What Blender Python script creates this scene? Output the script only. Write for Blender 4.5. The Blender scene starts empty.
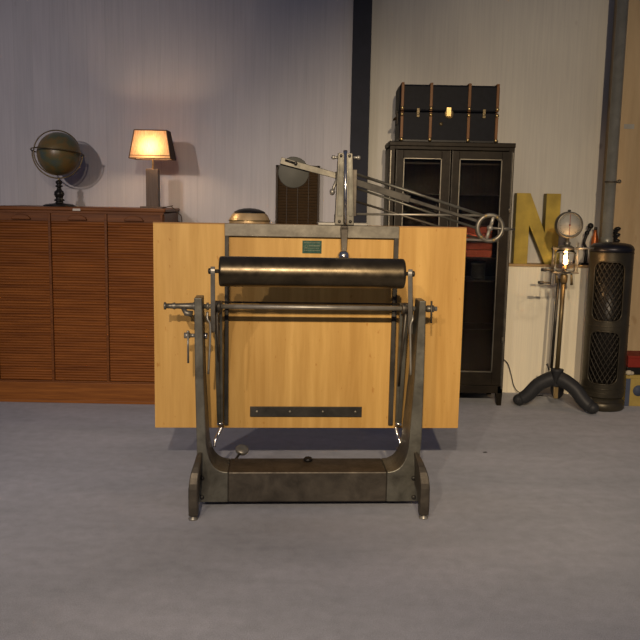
import bpy, bmesh, math, random
from mathutils import Vector, Matrix
PI = math.pi
scene = bpy.context.scene
C = scene.collection
random.seed(7)

# ------------------------------------------------------------ camera
F = 830.0
TILT = math.radians(8.23)
ROLL = math.radians(1.1)
CAMP = Vector((0.0, 0.0, 1.35))
cam_d = bpy.data.cameras.new('camera')
cam_d.sensor_width = 36.0
cam_d.lens = 36.0 * F / 640.0
cam = bpy.data.objects.new('camera', cam_d)
C.objects.link(cam)
CR = Matrix.Rotation(PI / 2 - TILT, 3, 'X') @ Matrix.Rotation(ROLL, 3, 'Z')
cam.matrix_world = Matrix.Translation(CAMP) @ CR.to_4x4()
scene.camera = cam

# ------------------------------------------------------------ light
world = bpy.data.worlds.new('world')
scene.world = world
world.use_nodes = True
bg = world.node_tree.nodes['Background']
bg.inputs[0].default_value = (0.55, 0.63, 1.0, 1)
bg.inputs[1].default_value = 0.10

def spot(name, loc, target, power, color, size, radius, blend=0.6):
    d = bpy.data.lights.new(name, 'SPOT')
    d.energy = power; d.color = color
    d.spot_size = math.radians(size); d.spot_blend = blend
    d.shadow_soft_size = radius
    o = bpy.data.objects.new(name, d); C.objects.link(o)
    o.location = loc
    o.rotation_euler = (Vector(target) - Vector(loc)).to_track_quat('-Z', 'Y').to_euler()
    return o

spot('ceiling_spotlight_far_left', (-3.05, -1.8, 3.1), (-2.1, 5.6, 0.55), 620, (1.0, 0.84, 0.76), 46, 0.05, 0.9)
spot('ceiling_spotlight_left', (-1.3, -1.8, 3.1), (-0.1, 3.6, 0.3), 260, (1.0, 0.80, 0.60), 44, 0.05, 0.9)
spot('ceiling_spotlight_middle', (-0.3, -1.8, 3.1), (-0.1, 3.7, 0.35), 620, (1.0, 0.80, 0.60), 48, 0.05, 0.9)
spot('ceiling_spotlight_right', (0.55, -1.8, 3.1), (1.75, 5.6, 0.80), 900, (1.0, 0.78, 0.52), 42, 0.05, 0.9)

vs = scene.view_settings
vs.view_transform = 'Standard'
vs.look = 'None'
vs.gamma = 1.0
vs.use_curve_mapping = False
vs.exposure = -0.08

# ------------------------------------------------------------ pixel rays
def ray(px, py):
    return CR @ Vector(((px - 320.0) / F, -(py - 320.0) / F, -1.0))
def PT(px, py, Y):
    """the point of the room plane y = Y seen at photo position px, py"""
    d = ray(px, py)
    t = (Y - CAMP.y) / d.y
    return CAMP + d * t
MLOC = Vector((-0.05, 3.61, 0.0))
MROT = math.radians(3.7)
MINV = (Matrix.Translation(MLOC) @ Matrix.Rotation(MROT, 4, 'Z')).inverted()
def LP(px, py, yl):
    """same, in the drafting table's own frame, on its plane y = yl"""
    o = MINV @ CAMP
    d = MINV.to_3x3() @ ray(px, py)
    return o + d * ((yl - o.y) / d.y)

# ------------------------------------------------------------ materials
def new_mat(name):
    m = bpy.data.materials.new(name); m.use_nodes = True
    nt = m.node_tree
    b = nt.nodes['Principled BSDF']
    return m, nt, b
def lin(r, g, b):
    f = lambda c: (c / 255 / 12.92) if c / 255 <= 0.04045 else ((c / 255 + 0.055) / 1.055) ** 2.4
    return (f(r), f(g), f(b), 1)
def ramp(nt, fac, stops):
    r = nt.nodes.new('ShaderNodeValToRGB')
    el = r.color_ramp.elements
    while len(el) < len(stops): el.new(0.5)
    for e, (p, c) in zip(el, stops):
        e.position = p; e.color = c
    nt.links.new(fac, r.inputs[0])
    return r.outputs[0]
def noise(nt, scale, stretch=(1, 1, 1), detail=5, rough=0.55, dist=0.0):
    tc = nt.nodes.new('ShaderNodeTexCoord'); mp = nt.nodes.new('ShaderNodeMapping')
    mp.inputs['Scale'].default_value = stretch
    n = nt.nodes.new('ShaderNodeTexNoise')
    n.inputs['Scale'].default_value = scale; n.inputs['Detail'].default_value = detail
    n.inputs['Roughness'].default_value = rough; n.inputs['Distortion'].default_value = dist
    nt.links.new(tc.outputs['Object'], mp.inputs[0]); nt.links.new(mp.outputs[0], n.inputs['Vector'])
    return n.outputs['Fac']
def mul(nt, a, b, fac=1.0, mode='MULTIPLY'):
    m = nt.nodes.new('ShaderNodeMix'); m.data_type = 'RGBA'; m.blend_type = mode
    m.inputs[0].default_value = fac
    nt.links.new(a, m.inputs[6]); nt.links.new(b, m.inputs[7])
    return m.outputs[2]
def bump(nt, b, h, strength=0.3, dist=0.01):
    bp = nt.nodes.new('ShaderNodeBump')
    bp.inputs['Strength'].default_value = strength; bp.inputs['Distance'].default_value = dist
    nt.links.new(h, bp.inputs['Height']); nt.links.new(bp.outputs[0], b.inputs['Normal'])
def sc(c, k): return (c[0] * k, c[1] * k, c[2] * k, 1)

def plain(name, col, rough=0.5, metal=0.0, var=0.12, scale=14, bmp=0.0, coat=0.0, spec=0.25):
    m, nt, b = new_mat(name)
    n = noise(nt, scale)
    nt.links.new(ramp(nt, n, [(0.3, sc(col, 1 - var)), (0.7, sc(col, 1 + var))]), b.inputs['Base Color'])
    b.inputs['Roughness'].default_value = rough; b.inputs['Metallic'].default_value = metal
    b.inputs['Specular IOR Level'].default_value = spec
    if coat: b.inputs['Coat Weight'].default_value = coat; b.inputs['Coat Roughness'].default_value = 0.15
    if bmp: bump(nt, b, n, bmp, 0.004)
    return m
def wood(name, c1, c2, axis='Z', scale=6, rough=0.45, knots=None, coat=0.0, stretch=14):
    m, nt, b = new_mat(name)
    st = [stretch] * 3; st['XYZ'.index(axis)] = 0.6
    n = noise(nt, scale, tuple(st), 7, 0.6, 0.3)
    st2 = [3.0] * 3; st2['XYZ'.index(axis)] = 0.25
    n2 = noise(nt, 2.2, tuple(st2), 3, 0.5)
    col = ramp(nt, n, [(0.3, c1), (0.7, c2)])
    col2 = ramp(nt, n2, [(0.3, (0.82, 0.78, 0.74, 1)), (0.7, (1, 1, 1, 1))])
    col = mul(nt, col, col2)
    if knots:
        s = [1.0] * 3; s['XYZ'.index(axis)] = 0.45
        k = ramp(nt, noise(nt, knots[0], tuple(s), 2, 0.5), [(knots[1], (1, 1, 1, 1)), (knots[1] + 0.07, knots[2])])
        col = mul(nt, col, k)
    nt.links.new(col, b.inputs['Base Color'])
    b.inputs['Roughness'].default_value = rough; b.inputs['Specular IOR Level'].default_value = 0.22
    if coat: b.inputs['Coat Weight'].default_value = coat; b.inputs['Coat Roughness'].default_value = 0.2
    bump(nt, b, n, 0.08, 0.004)
    return m
def steel(name, dark, light, rough=0.42, metal=0.85, scale=9, spec=0.5):
    m, nt, b = new_mat(name)
    n = noise(nt, scale, (1, 1, 1), 8, 0.62, 0.4)
    n2 = noise(nt, scale * 7, (1, 1, 1), 4)
    col = ramp(nt, n, [(0.3, dark), (0.72, light)])
    nt.links.new(col, b.inputs['Base Color'])
    rr = nt.nodes.new('ShaderNodeMapRange')
    rr.inputs['To Min'].default_value = rough - 0.1; rr.inputs['To Max'].default_value = rough + 0.16
    nt.links.new(n2, rr.inputs['Value']); nt.links.new(rr.outputs[0], b.inputs['Roughness'])
    b.inputs['Metallic'].default_value = metal; b.inputs['Specular IOR Level'].default_value = spec
    bump(nt, b, n2, 0.12, 0.002)
    return m
def emis(name, col, strength):
    m, nt, b = new_mat(name)
    b.inputs['Base Color'].default_value = col
    b.inputs['Emission Color'].default_value = col; b.inputs['Emission Strength'].default_value = strength
    return m
def glass(name, tint=(1, 1, 1, 1), rough=0.02):
    m, nt, b = new_mat(name)
    b.inputs['Base Color'].default_value = tint
    b.inputs['Roughness'].default_value = rough
    b.inputs['Transmission Weight'].default_value = 1.0
    b.inputs['IOR'].default_value = 1.45
    if 'cabinet' in name: b.inputs['IOR'].default_value = 1.2
    return m
def boards(name, cols, width, seam=0.35, rough=0.6):
    """painted vertical boards with grain, seams and knots"""
    m, nt, b = new_mat(name)
    tc = nt.nodes.new('ShaderNodeTexCoord'); sp = nt.nodes.new('ShaderNodeSeparateXYZ')
    nt.links.new(tc.outputs['Object'], sp.inputs[0])
    dv = nt.nodes.new('ShaderNodeMath'); dv.operation = 'DIVIDE'; dv.inputs[1].default_value = width
    nt.links.new(sp.outputs['X'], dv.inputs[0])
    fl = nt.nodes.new('ShaderNodeMath'); fl.operation = 'FLOOR'; nt.links.new(dv.outputs[0], fl.inputs[0])
    fr = nt.nodes.new('ShaderNodeMath'); fr.operation = 'FRACT'; nt.links.new(dv.outputs[0], fr.inputs[0])
    wn = nt.nodes.new('ShaderNodeTexWhiteNoise'); wn.noise_dimensions = '1D'; nt.links.new(fl.outputs[0], wn.inputs['W'])
    col = ramp(nt, wn.outputs['Value'], [(0.0, cols[0]), (1.0, cols[1])])
    g = noise(nt, 5, (16, 16, 0.5), 6, 0.6)
    col = mul(nt, col, ramp(nt, g, [(0.3, (0.91, 0.91, 0.92, 1)), (0.7, (1.04, 1.04, 1.03, 1))]))
    p = noise(nt, 1.6, (1, 1, 0.6), 3)
    col = mul(nt, col, ramp(nt, p, [(0.3, (0.9, 0.89, 0.9, 1)), (0.7, (1.05, 1.05, 1.04, 1))]))
    v = nt.nodes.new('ShaderNodeTexVoronoi'); v.inputs['Scale'].default_value = 2.6
    mp = nt.nodes.new('ShaderNodeMapping'); mp.inputs['Scale'].default_value = (1.3, 1, 0.8)
    nt.links.new(tc.outputs['Object'], mp.inputs[0]); nt.links.new(mp.outputs[0], v.inputs['Vector'])
    col = mul(nt, col, ramp(nt, v.outputs['Distance'], [(0.02, (0.70, 0.66, 0.66, 1)), (0.06, (1, 1, 1, 1))]))
    s1 = ramp(nt, fr.outputs[0], [(0.0, (1 - seam,) * 3 + (1,)), (0.018 / width * 0.12, (1, 1, 1, 1))])
    col = mul(nt, col, s1)
    nt.links.new(col, b.inputs['Base Color'])
    b.inputs['Roughness'].default_value = rough
    bump(nt, b, s1, 0.4, 0.003)
    return m

def carpet(name):
    m, nt, b = new_mat(name)
    n = noise(nt, 240, (1, 1, 1), 3, 0.7)
    n2 = noise(nt, 1.7, (0.6, 1.6, 1), 4, 0.6)
    n3 = noise(nt, 18, (1, 1, 1), 4, 0.6)
    col = ramp(nt, n, [(0.3, (0.32, 0.335, 0.375, 1)), (0.7, (0.54, 0.56, 0.61, 1))])
    col = mul(nt, col, ramp(nt, n2, [(0.3, (0.84, 0.84, 0.83, 1)), (0.7, (1.08, 1.06, 1.05, 1))]))
    col = mul(nt, col, ramp(nt, n3, [(0.3, (0.9, 0.9, 0.9, 1)), (0.7, (1.06, 1.06, 1.06, 1))]))
    nt.links.new(col, b.inputs['Base Color'])
    b.inputs['Roughness'].default_value = 0.95
    b.inputs['Specular IOR Level'].default_value = 0.1
    bump(nt, b, n, 0.5, 0.004)
    return m

M = dict(
    wall_l=boards('whitewashed_boards', ((0.46, 0.45, 0.465, 1), (0.49, 0.475, 0.49, 1)), 0.125, 0.3),
    wall_r=boards('cream_boards', ((0.56, 0.54, 0.48, 1), (0.59, 0.57, 0.505, 1)), 0.15, 0.12),
    wall_low=boards('cream_panel', ((0.84, 0.77, 0.58, 1), (0.88, 0.81, 0.62, 1)), 0.6, 0.05),
    ply=wood('raw_plywood', (0.44, 0.33, 0.19, 1), (0.56, 0.43, 0.26, 1), 'Z', 3, 0.7, (9, 0.66, (0.7, 0.6, 0.5, 1)), stretch=5),
    navy=plain('navy_paint', (0.022, 0.024, 0.034, 1), 0.7),
    carpet=carpet('grey_carpet'),
    ledge=wood('ledge_pine', (0.42, 0.27, 0.12, 1), (0.55, 0.38, 0.18, 1), 'X'),
    board=wood('pale_pine_board', (0.56, 0.325, 0.085, 1), (0.72, 0.450, 0.140, 1), 'Z', 3.0, 0.5, (55, 0.675, (0.80, 0.66, 0.52, 1)), stretch=9),
    board_edge=wood('board_edge_pine', (0.34, 0.18, 0.06, 1), (0.46, 0.27, 0.10, 1), 'X', 4, 0.6),
    iron=steel('worn_cast_iron', (0.050, 0.043, 0.034, 1), (0.150, 0.130, 0.100, 1), 0.48, 0.7),
    iron_light=steel('scraped_iron', (0.11, 0.10, 0.08, 1), (0.27, 0.25, 0.20, 1), 0.42, 0.75),
    iron_mid=steel('rubbed_cast_iron', (0.075, 0.070, 0.055, 1), (0.22, 0.215, 0.175, 1), 0.42, 0.65),
    post=steel('dull_nickel', (0.10, 0.095, 0.075, 1), (0.20, 0.185, 0.15, 1), 0.42, 0.8),
    matte=plain('dull_grey_weight', (0.085, 0.085, 0.072, 1), 0.6),
    tripod=plain('blackened_casting', (0.024, 0.025, 0.027, 1), 0.5, 0.0, 0.2, 20, 0.2),
    iron_dark=steel('dark_iron', (0.030, 0.028, 0.024, 1), (0.085, 0.078, 0.065, 1), 0.45, 0.7),
    steel=steel('brushed_steel', (0.22, 0.205, 0.17, 1), (0.42, 0.40, 0.34, 1), 0.38, 0.6),
    roller=steel('oiled_roller_steel', (0.060, 0.048, 0.030, 1), (0.17, 0.135, 0.085, 1), 0.30, 0.92, 5),
    chrome=steel('chrome', (0.65, 0.64, 0.60, 1), (0.78, 0.76, 0.72, 1), 0.2, 1.0),
    black=plain('black_paint', (0.012, 0.011, 0.010, 1), 0.35),
    mahog=wood('red_brown_oak', (0.105, 0.032, 0.006, 1), (0.22, 0.076, 0.015, 1), 'X', 5, 0.45, coat=0.06),
    mahog_lt=wood('orange_oak', (0.17, 0.055, 0.010, 1), (0.33, 0.12, 0.022, 1), 'X', 5, 0.45, coat=0.05),
    slat=wood('tambour_oak', (0.14, 0.042, 0.007, 1), (0.32, 0.110, 0.020, 1), 'X', 5, 0.5),
    dkmetal=steel('blackened_sheet_steel', (0.010, 0.0075, 0.005, 1), (0.024, 0.018, 0.011, 1), 0.40, 0.2, 9, 0.16),
    rubbed=steel('rubbed_steel_edge', (0.11, 0.10, 0.08, 1), (0.22, 0.20, 0.16, 1), 0.35, 0.8),
    dkwood=wood('dark_walnut', (0.016, 0.009, 0.004, 1), (0.045, 0.025, 0.010, 1), 'Z'),
    slot=plain('slot_card_brown', (0.050, 0.028, 0.010, 1), 0.7),
    redbox=wood('red_painted_box', (0.30, 0.050, 0.018, 1), (0.42, 0.075, 0.028, 1), 'X'),
    trunk=plain('blue_black_fibre', (0.009, 0.010, 0.014, 1), 0.5, 0, 0.2, 30, 0.1, 0, 0.10),
    rib=wood('trunk_rib_wood', (0.14, 0.060, 0.018, 1), (0.26, 0.12, 0.04, 1), 'Z'),
    brass=steel('aged_brass', (0.38, 0.26, 0.10, 1), (0.60, 0.44, 0.20, 1), 0.32, 0.9),
    dkbrass=steel('dull_brass', (0.085, 0.062, 0.028, 1), (0.18, 0.135, 0.06, 1), 0.4, 0.5),
    copper=steel('copper', (0.62, 0.42, 0.19, 1), (0.82, 0.60, 0.32, 1), 0.36, 0.55),
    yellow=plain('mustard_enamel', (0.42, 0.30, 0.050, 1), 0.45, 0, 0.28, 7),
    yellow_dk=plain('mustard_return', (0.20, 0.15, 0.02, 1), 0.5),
    shade_side=plain('brown_shade_border', (0.10, 0.055, 0.03, 1), 0.8),
    taupe=wood('taupe_wood', (0.09, 0.062, 0.045, 1), (0.14, 0.10, 0.072, 1), 'Z', 9),
    green=plain('green_enamel_plate', (0.035, 0.085, 0.062, 1), 0.35, 0.2, 0.4, 60),
    green_lt=plain('worn_brass_lettering', (0.14, 0.17, 0.11, 1), 0.5),
    cable=plain('black_cable', (0.02, 0.02, 0.02, 1), 0.5),
    cable_w=plain('brown_cable', (0.10, 0.07, 0.045, 1), 0.5),
    stove=steel('stove_sheet_steel', (0.035, 0.031, 0.022, 1), (0.080, 0.070, 0.050, 1), 0.38, 0.6, 4, 0.3),
    lattice=steel('dark_lattice', (0.020, 0.017, 0.012, 1), (0.055, 0.047, 0.034, 1), 0.45, 0.5),
    stove_top=steel('blued_steel', (0.016, 0.017, 0.024, 1), (0.045, 0.045, 0.058, 1), 0.35, 0.8),
    pipe=steel('galvanised_pipe', (0.20, 0.195, 0.16, 1), (0.30, 0.29, 0.24, 1), 0.36, 0.35),
    dial=plain('dial_face', (0.34, 0.33, 0.29, 1), 0.4, 0, 0.08),
    red=plain('red_paint', (0.20, 0.018, 0.010, 1), 0.6),
    carton=plain('yellow_carton', (0.34, 0.25, 0.07, 1), 0.6, 0, 0.15),
    blue=plain('blue_print', (0.06, 0.075, 0.12, 1), 0.6),
    white=plain('pale_paper', (0.60, 0.56, 0.48, 1), 0.6),
    porcelain=plain('off_white_cloth', (0.45, 0.40, 0.30, 1), 0.7),
    bulb=emis('glowing_filament', (1.0, 0.55, 0.20, 1), 60),
    glass=glass('clear_glass'),
    cab_glass=glass('cabinet_glass', (0.92, 0.93, 0.90, 1)),
    orange=plain('copper_red_handle', (0.42, 0.12, 0.03, 1), 0.4, 0.3),
    maroon=plain('dark_maroon_iron', (0.06, 0.015, 0.012, 1), 0.5, 0.2),
)
# lampshade fabric: translucent, with the bulb shining through
m, nt, b = new_mat('lampshade_fabric')
nf = noise(nt, 30, (8, 8, 0.6), 5, 0.6)
cc = ramp(nt, nf, [(0.3, (0.58, 0.42, 0.27, 1)), (0.7, (0.90, 0.74, 0.55, 1))])
nt.links.new(cc, b.inputs['Base Color']); b.inputs['Roughness'].default_value = 0.9
tr = nt.nodes.new('ShaderNodeBsdfTranslucent'); nt.links.new(cc, tr.inputs[0])
mx = nt.nodes.new('ShaderNodeMixShader'); mx.inputs[0].default_value = 0.62
nt.links.new(b.outputs[0], mx.inputs[1]); nt.links.new(tr.outputs[0], mx.inputs[2])
nt.links.new(mx.outputs[0], nt.nodes['Material Output'].inputs[0])
M['shade'] = m
# globe map
m, nt, b = new_mat('aged_globe_map')
n = noise(nt, 9, (1, 1, 1), 8, 0.6)
cc = ramp(nt, n, [(0.35, (0.060, 0.085, 0.075, 1)), (0.46, (0.090, 0.095, 0.045, 1)), (0.54, (0.16, 0.10, 0.03, 1)), (0.7, (0.11, 0.11, 0.035, 1))])
nt.links.new(cc, b.inputs['Base Color']); b.inputs['Roughness'].default_value = 0.35
M['globe'] = m

# ------------------------------------------------------------ mesh helpers
class MB:
    def __init__(self): self.v = []; self.f = []; self.s = []; self.mi = []; self.cur = 0
    def _add(self, vs, fs, smooth=False):
        o = len(self.v); self.v += [Vector(p) for p in vs]
        for f in fs:
            self.f.append([i + o for i in f]); self.s.append(smooth); self.mi.append(self.cur)
        return self
    def box(self, a, b, M4=None):
        x0, y0, z0 = (min(a[i], b[i]) for i in range(3)); x1, y1, z1 = (max(a[i], b[i]) for i in range(3))
        vs = [Vector(p) for p in ((x0,y0,z0),(x1,y0,z0),(x1,y1,z0),(x0,y1,z0),(x0,y0,z1),(x1,y0,z1),(x1,y1,z1),(x0,y1,z1))]
        if M4 is not None: vs = [M4 @ p for p in vs]
        return self._add(vs, [(0,3,2,1),(4,5,6,7),(0,1,5,4),(1,2,6,5),(2,3,7,6),(3,0,4,7)])
    def prism(self, pts, axis, a, b, smooth=False):
        """pts: 2D outline; axis it is extruded along ('Y' -> pts are x,z; 'X' -> y,z; 'Z' -> x,y)"""
        def mk(p, t): return {'Y': (p[0], t, p[1]), 'X': (t, p[0], p[1]), 'Z': (p[0], p[1], t)}[axis]
        n = len(pts)
        vs = [mk(p, a) for p in pts] + [mk(p, b) for p in pts]
        o = len(self.v); self.v += [Vector(p) for p in vs]
        def add(f, s): self.f.append(f); self.s.append(s); self.mi.append(self.cur)
        add([o + i for i in range(n)], False); add([o + n + i for i in range(n)][::-1], False)
        for i in range(n):
            j = (i + 1) % n
            add([o + i, o + n + i, o + n + j, o + j], smooth)
        return self
    def tube(self, pts, r, seg=12, cap=True, smooth=True, closed=False):
        pts = [Vector(p) for p in pts]; n = len(pts)
        rs = r if isinstance(r, (list, tuple)) else [r] * n
        up = None; rings = []
        for i, p in enumerate(pts):
            if closed: t = (pts[(i + 1) % n] - pts[i - 1])
            else: t = (pts[min(i + 1, n - 1)] - pts[max(i - 1, 0)])
            t.normalize()
            if up is None:
                up = Vector((0, 0, 1)) if abs(t.z) < 0.9 else Vector((0, 1, 0))
            u = up - t * up.dot(t)
            if u.length < 1e-5: u = Vector((1, 0, 0)) - t * t.x
            u.normalize(); up = u; w = t.cross(u)
            rings.append([p + (u * math.cos(2 * PI * k / seg) + w * math.sin(2 * PI * k / seg)) * rs[i] for k in range(seg)])
        vs = [q for rg in rings for q in rg]
        fs = []
        for i in range(n if closed else n - 1):
            a = i * seg; b2 = ((i + 1) % n) * seg
            for k in range(seg):
                fs.append((a + k, a + (k + 1) % seg, b2 + (k + 1) % seg, b2 + k))
        self._add(vs, fs, smooth)
        if cap and not closed:
            o = len(self.v) - len(vs)
            self.f.append([o + k for k in range(seg)][::-1]); self.s.append(False); self.mi.append(self.cur)
            self.f.append([o + (n - 1) * seg + k for k in range(seg)]); self.s.append(False); self.mi.append(self.cur)
        return self
    def lathe(self, prof, c=(0, 0, 0), seg=32, axis=(0, 0, 1), smooth=True):
        """prof: list of (radius, height) along axis from c"""
        q = Vector((0, 0, 1)).rotation_difference(Vector(axis).normalized()); c = Vector(c)
        vs = []
        for r, h in prof:
            for k in range(seg):
                a = 2 * PI * k / seg
                vs.append(c + q @ Vector((max(r, 1e-5) * math.cos(a), max(r, 1e-5) * math.sin(a), h)))
        fs = []
        for i in range(len(prof) - 1):
            for k in range(seg):
                fs.append((i * seg + k, i * seg + (k + 1) % seg, (i + 1) * seg + (k + 1) % seg, (i + 1) * seg + k))
        fs.append(tuple(range(seg))[::-1]); fs.append(tuple((len(prof) - 1) * seg + k for k in range(seg)))
        return self._add(vs, fs, smooth)
    def torus(self, c, R, r, axis=(0, 1, 0), seg=40, rs=8, a0=0, a1=2 * PI, sx=1.0):
        q = Vector((0, 0, 1)).rotation_difference(Vector(axis).normalized()); c = Vector(c)
        full = abs(a1 - a0 - 2 * PI) < 1e-6
        n = seg if full else seg + 1
        pts = [c + q @ Vector((R * math.cos(a0 + (a1 - a0) * i / seg), R * math.sin(a0 + (a1 - a0) * i / seg), 0)) for i in range(n)]
        return self.tube(pts, r, rs, closed=full)
    def sphere(self, c, r, seg=20, sc=(1, 1, 1)):
        prof = []
        n = seg // 2
        vs = []; c = Vector(c)
        for i in range(n + 1):
            t = PI * i / n
            for k in range(seg):
                a = 2 * PI * k / seg; rr = max(math.sin(t), 1e-4)
                vs.append(c + Vector((r * sc[0] * rr * math.cos(a), r * sc[1] * rr * math.sin(a), -r * sc[2] * math.cos(t))))
        fs = [(i * seg + k, i * seg + (k + 1) % seg, (i + 1) * seg + (k + 1) % seg, (i + 1) * seg + k) for i in range(n) for k in range(seg)]
        return self._add(vs, fs, True)
    def build(self, name, mat, parent=None, bevel=0.0, kind=None, label=None, solid=0.0):
        me = bpy.data.meshes.new(name)
        bm = bmesh.new()
        vv = [bm.verts.new(p) for p in self.v]
        for f, s, k in zip(self.f, self.s, self.mi):
            try:
                ff = bm.faces.new([vv[i] for i in f]); ff.smooth = s; ff.material_index = k
            except ValueError: pass
        bmesh.ops.recalc_face_normals(bm, faces=bm.faces[:])
        bm.to_mesh(me); bm.free()
        o = bpy.data.objects.new(name, me); C.objects.link(o)
        for mm in (mat if isinstance(mat, (list, tuple)) else [mat]): me.materials.append(mm)
        if parent is not None: o.parent = parent
        if solid:
            md = o.modifiers.new('thickness', 'SOLIDIFY'); md.thickness = solid; md.offset = 0
        if bevel:
            md = o.modifiers.new('bevel', 'BEVEL'); md.width = bevel; md.segments = 2; md.limit_method = 'ANGLE'; md.angle_limit = math.radians(50)
            md.harden_normals = False
        if kind: o['kind'] = kind
        if label: o['label'] = label
        return o
def thing(name, label, cat, loc=(0, 0, 0), rz=0.0, group=None):
    o = bpy.data.objects.new(name, None); C.objects.link(o)
    o.empty_display_size = 0.1
    o.location = loc; o.rotation_euler = (0, 0, rz); o['label'] = label; o['category'] = cat
    if group: o['group'] = group
    return o
def tag(o, label, cat, group=None):
    o['label'] = label; o['category'] = cat
    if group: o['group'] = group
    return o
def arc(cx, cz, r, a0, a1, n):
    return [(cx + r * math.cos(math.radians(a0 + (a1 - a0) * i / n)), cz + r * math.sin(math.radians(a0 + (a1 - a0) * i / n))) for i in range(n + 1)]
def curve_pts(ps, n=8):
    """Catmull-Rom through 3D points"""
    ps = [Vector(p) for p in ps]; out = []
    q = [ps[0] * 2 - ps[1]] + ps + [ps[-1] * 2 - ps[-2]]
    for i in range(1, len(q) - 2):
        for k in range(n):
            t = k / n
            out.append(0.5 * ((2 * q[i]) + (-q[i - 1] + q[i + 1]) * t + (2 * q[i - 1] - 5 * q[i] + 4 * q[i + 1] - q[i + 2]) * t * t + (-q[i - 1] + 3 * q[i] - 3 * q[i + 1] + q[i + 2]) * t ** 3))
    out.append(ps[-1]); return out

# ------------------------------------------------------------ the room
YW = 5.86                                   # back wall
ZT = 3.4
xp0 = PT(349, 200, YW - 0.04).x; xp1 = PT(367, 200, YW - 0.04).x
xs = PT(607, 200, YW).x                     # seam between cream boards and plywood
zl = PT(530, 264, YW).z                     # ledge height
MB().box((-4.5, -3.0, -0.1), (4.5, YW + 0.4, 0)).build('floor', M['carpet'], kind='structure')
MB().box((-4.5, YW, 0), ((xp0 + xp1) / 2, YW + 0.2, ZT)).build('wall_left', M['wall_l'], kind='structure')
MB().box(((xp0 + xp1) / 2, YW + 0.12, zl), (xs, YW + 0.3, ZT)).build('wall_right', M['wall_r'], kind='structure')
MB().box(((xp0 + xp1) / 2, YW, 0), (xs, YW + 0.3, zl - 0.018)).build('wall_right_lower', M['wall_low'], kind='structure')
MB().box((xs, YW - 0.005, 0), (4.5, YW + 0.3, ZT)).build('wall_far_right', M['ply'], kind='structure')
MB().box((xp1 + 0.001, YW - 0.012, zl - 0.018), (xs, YW + 0.12, zl)).build('trim_2', M['ledge'], kind='structure', bevel=0.003)
MB().box((xp0, YW - 0.045, 0), (xp1, YW + 0.12, ZT)).build('trim_1', M['navy'], kind='structure')

# ------------------------------------------------------------ tambour filing cabinet, left
YC = 5.32
zc = PT(80, 207.3, YC).z
x1 = PT(164.5, 300, YC).x
pitch = PT(108.5, 215, YC).x - PT(52, 215, YC).x
x0 = x1 - 3 * pitch - 0.02
D = YW - 0.015 - YC
t = thing('filing_cabinet', 'long red-brown oak filing cabinet with three roll-down tambour fronts against the whitewashed wall', 'cabinet', (x0, YC, 0))
W = x1 - x0
zb = PT(80, 381, YC).z                      # top of the plinth rail
zf = PT(80, 213.5, YC).z                    # bottom of the frieze
mb = MB()
mb.box((0, 0.02, zb), (0.02, D, zc - 0.03)); mb.box((W - 0.02, 0.02, 0.0), (W, D, zc - 0.03)); mb.box((0, 0.02, 0), (0.02, D, zb))
mb.box((0.02, D - 0.015, 0.02), (W - 0.02, D, zc - 0.03))
mb.box((0.02, 0.05, zb - 0.02), (W - 0.02, D - 0.015, zb))
mb.build('carcass', M['mahog'], t, 0.002)
MB().box((-0.012, -0.012, zc - 0.022), (W + 0.012, D, zc)).build('top', M['mahog'], t, 0.006)
MB().box((0, 0.0, zf), (W, 0.02, zc - 0.022)).build('frieze', M['mahog'], t, 0.002)
MB().box((-0.004, -0.008, 0.0), (W + 0.004, 0.02, zb - 0.01)).box((0, -0.014, 0), (W, -0.008, 0.02)).build('plinth', M['mahog_lt'], t, 0.003)
MB().box((0, -0.004, zb - 0.01), (W, 0.02, zb)).build('rail', M['mahog'], t, 0.002)
for i in range(4):
    xd = W - i * pitch - (0.016 if i == 0 else 0.012)
    MB().box((xd - 0.008, -0.004, zb), (xd + 0.009, 0.05, zf)).build('stile', M['mahog'], t, 0.002)
tg = None
for i in range(3):
    xb = W - (i + 1) * pitch; xa = xb + 0.0; xe = xb + pitch - 0.02
    xa, xe = xb - 0.002, xe - 0.002
    ztop = PT(80, 221.5, YC).z
    mb = MB()
    ns = 60; hh = (ztop - zb) / ns
    prof = []
    for k in range(ns):
        z = zb + k * hh
        prof += [(0.0150, z), (0.0110, z + hh * 0.16), (0.0090, z + hh * 0.38), (0.0090, z + hh * 0.64), (0.0110, z + hh * 0.86)]
    prof += [(0.020, ztop), (0.030, ztop), (0.030, zb)]
    mb.prism(prof, 'X', xa, xe, smooth=False)
    d = mb.build('tambour_front', M['slat'], t)
    MB().box((xa, 0.006, ztop), (xe, 0.03, zf)).build('pull_rail', M['mahog'], d, 0.001)
    cx = (xa + xe) / 2
    pts = [(cx - 0.062, ztop + 0.008)] + [(cx + 0.062 * math.cos(math.radians(180 - a)), ztop + 0.008 + 0.034 * math.sin(math.radians(a))) for a in range(15, 180, 15)] + [(cx + 0.062, ztop + 0.008)]
    MB().prism(pts, 'Y', -0.012, 0.006).build('finger_pull', M['mahog'], d, 0.004)
    MB().lathe([(0.008, 0), (0.008, 0.003), (0.003, 0.004)], (cx, 0.0, zf + 0.024), 12, (0, -1, 0)).build('lock', M['iron_dark'], t)
    if i == 1:
        MB().box((cx - 0.024, -0.014, zc - 0.022), (cx + 0.024, -0.0122, zc - 0.008)).build('label_holder', M['white'], t, label='small pale label plate')

# ------------------------------------------------------------ globe
YG = 5.56
gc = PT(59, 154, YG); gz = zc
pm = gc.x - 0.0
base = (PT(59.5, 205, YG).x, YG, zc)
t = thing('desk_globe', 'dark aged globe in brass rings on a black turned stand on the filing cabinet', 'globe', base)
c = Vector((gc.x - base[0], 0, gc.z - zc)); mpx = YG / F
R = 21.0 * mpx
MB().sphere(c, R, 40).build('globe_ball', M['globe'], t)
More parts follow.
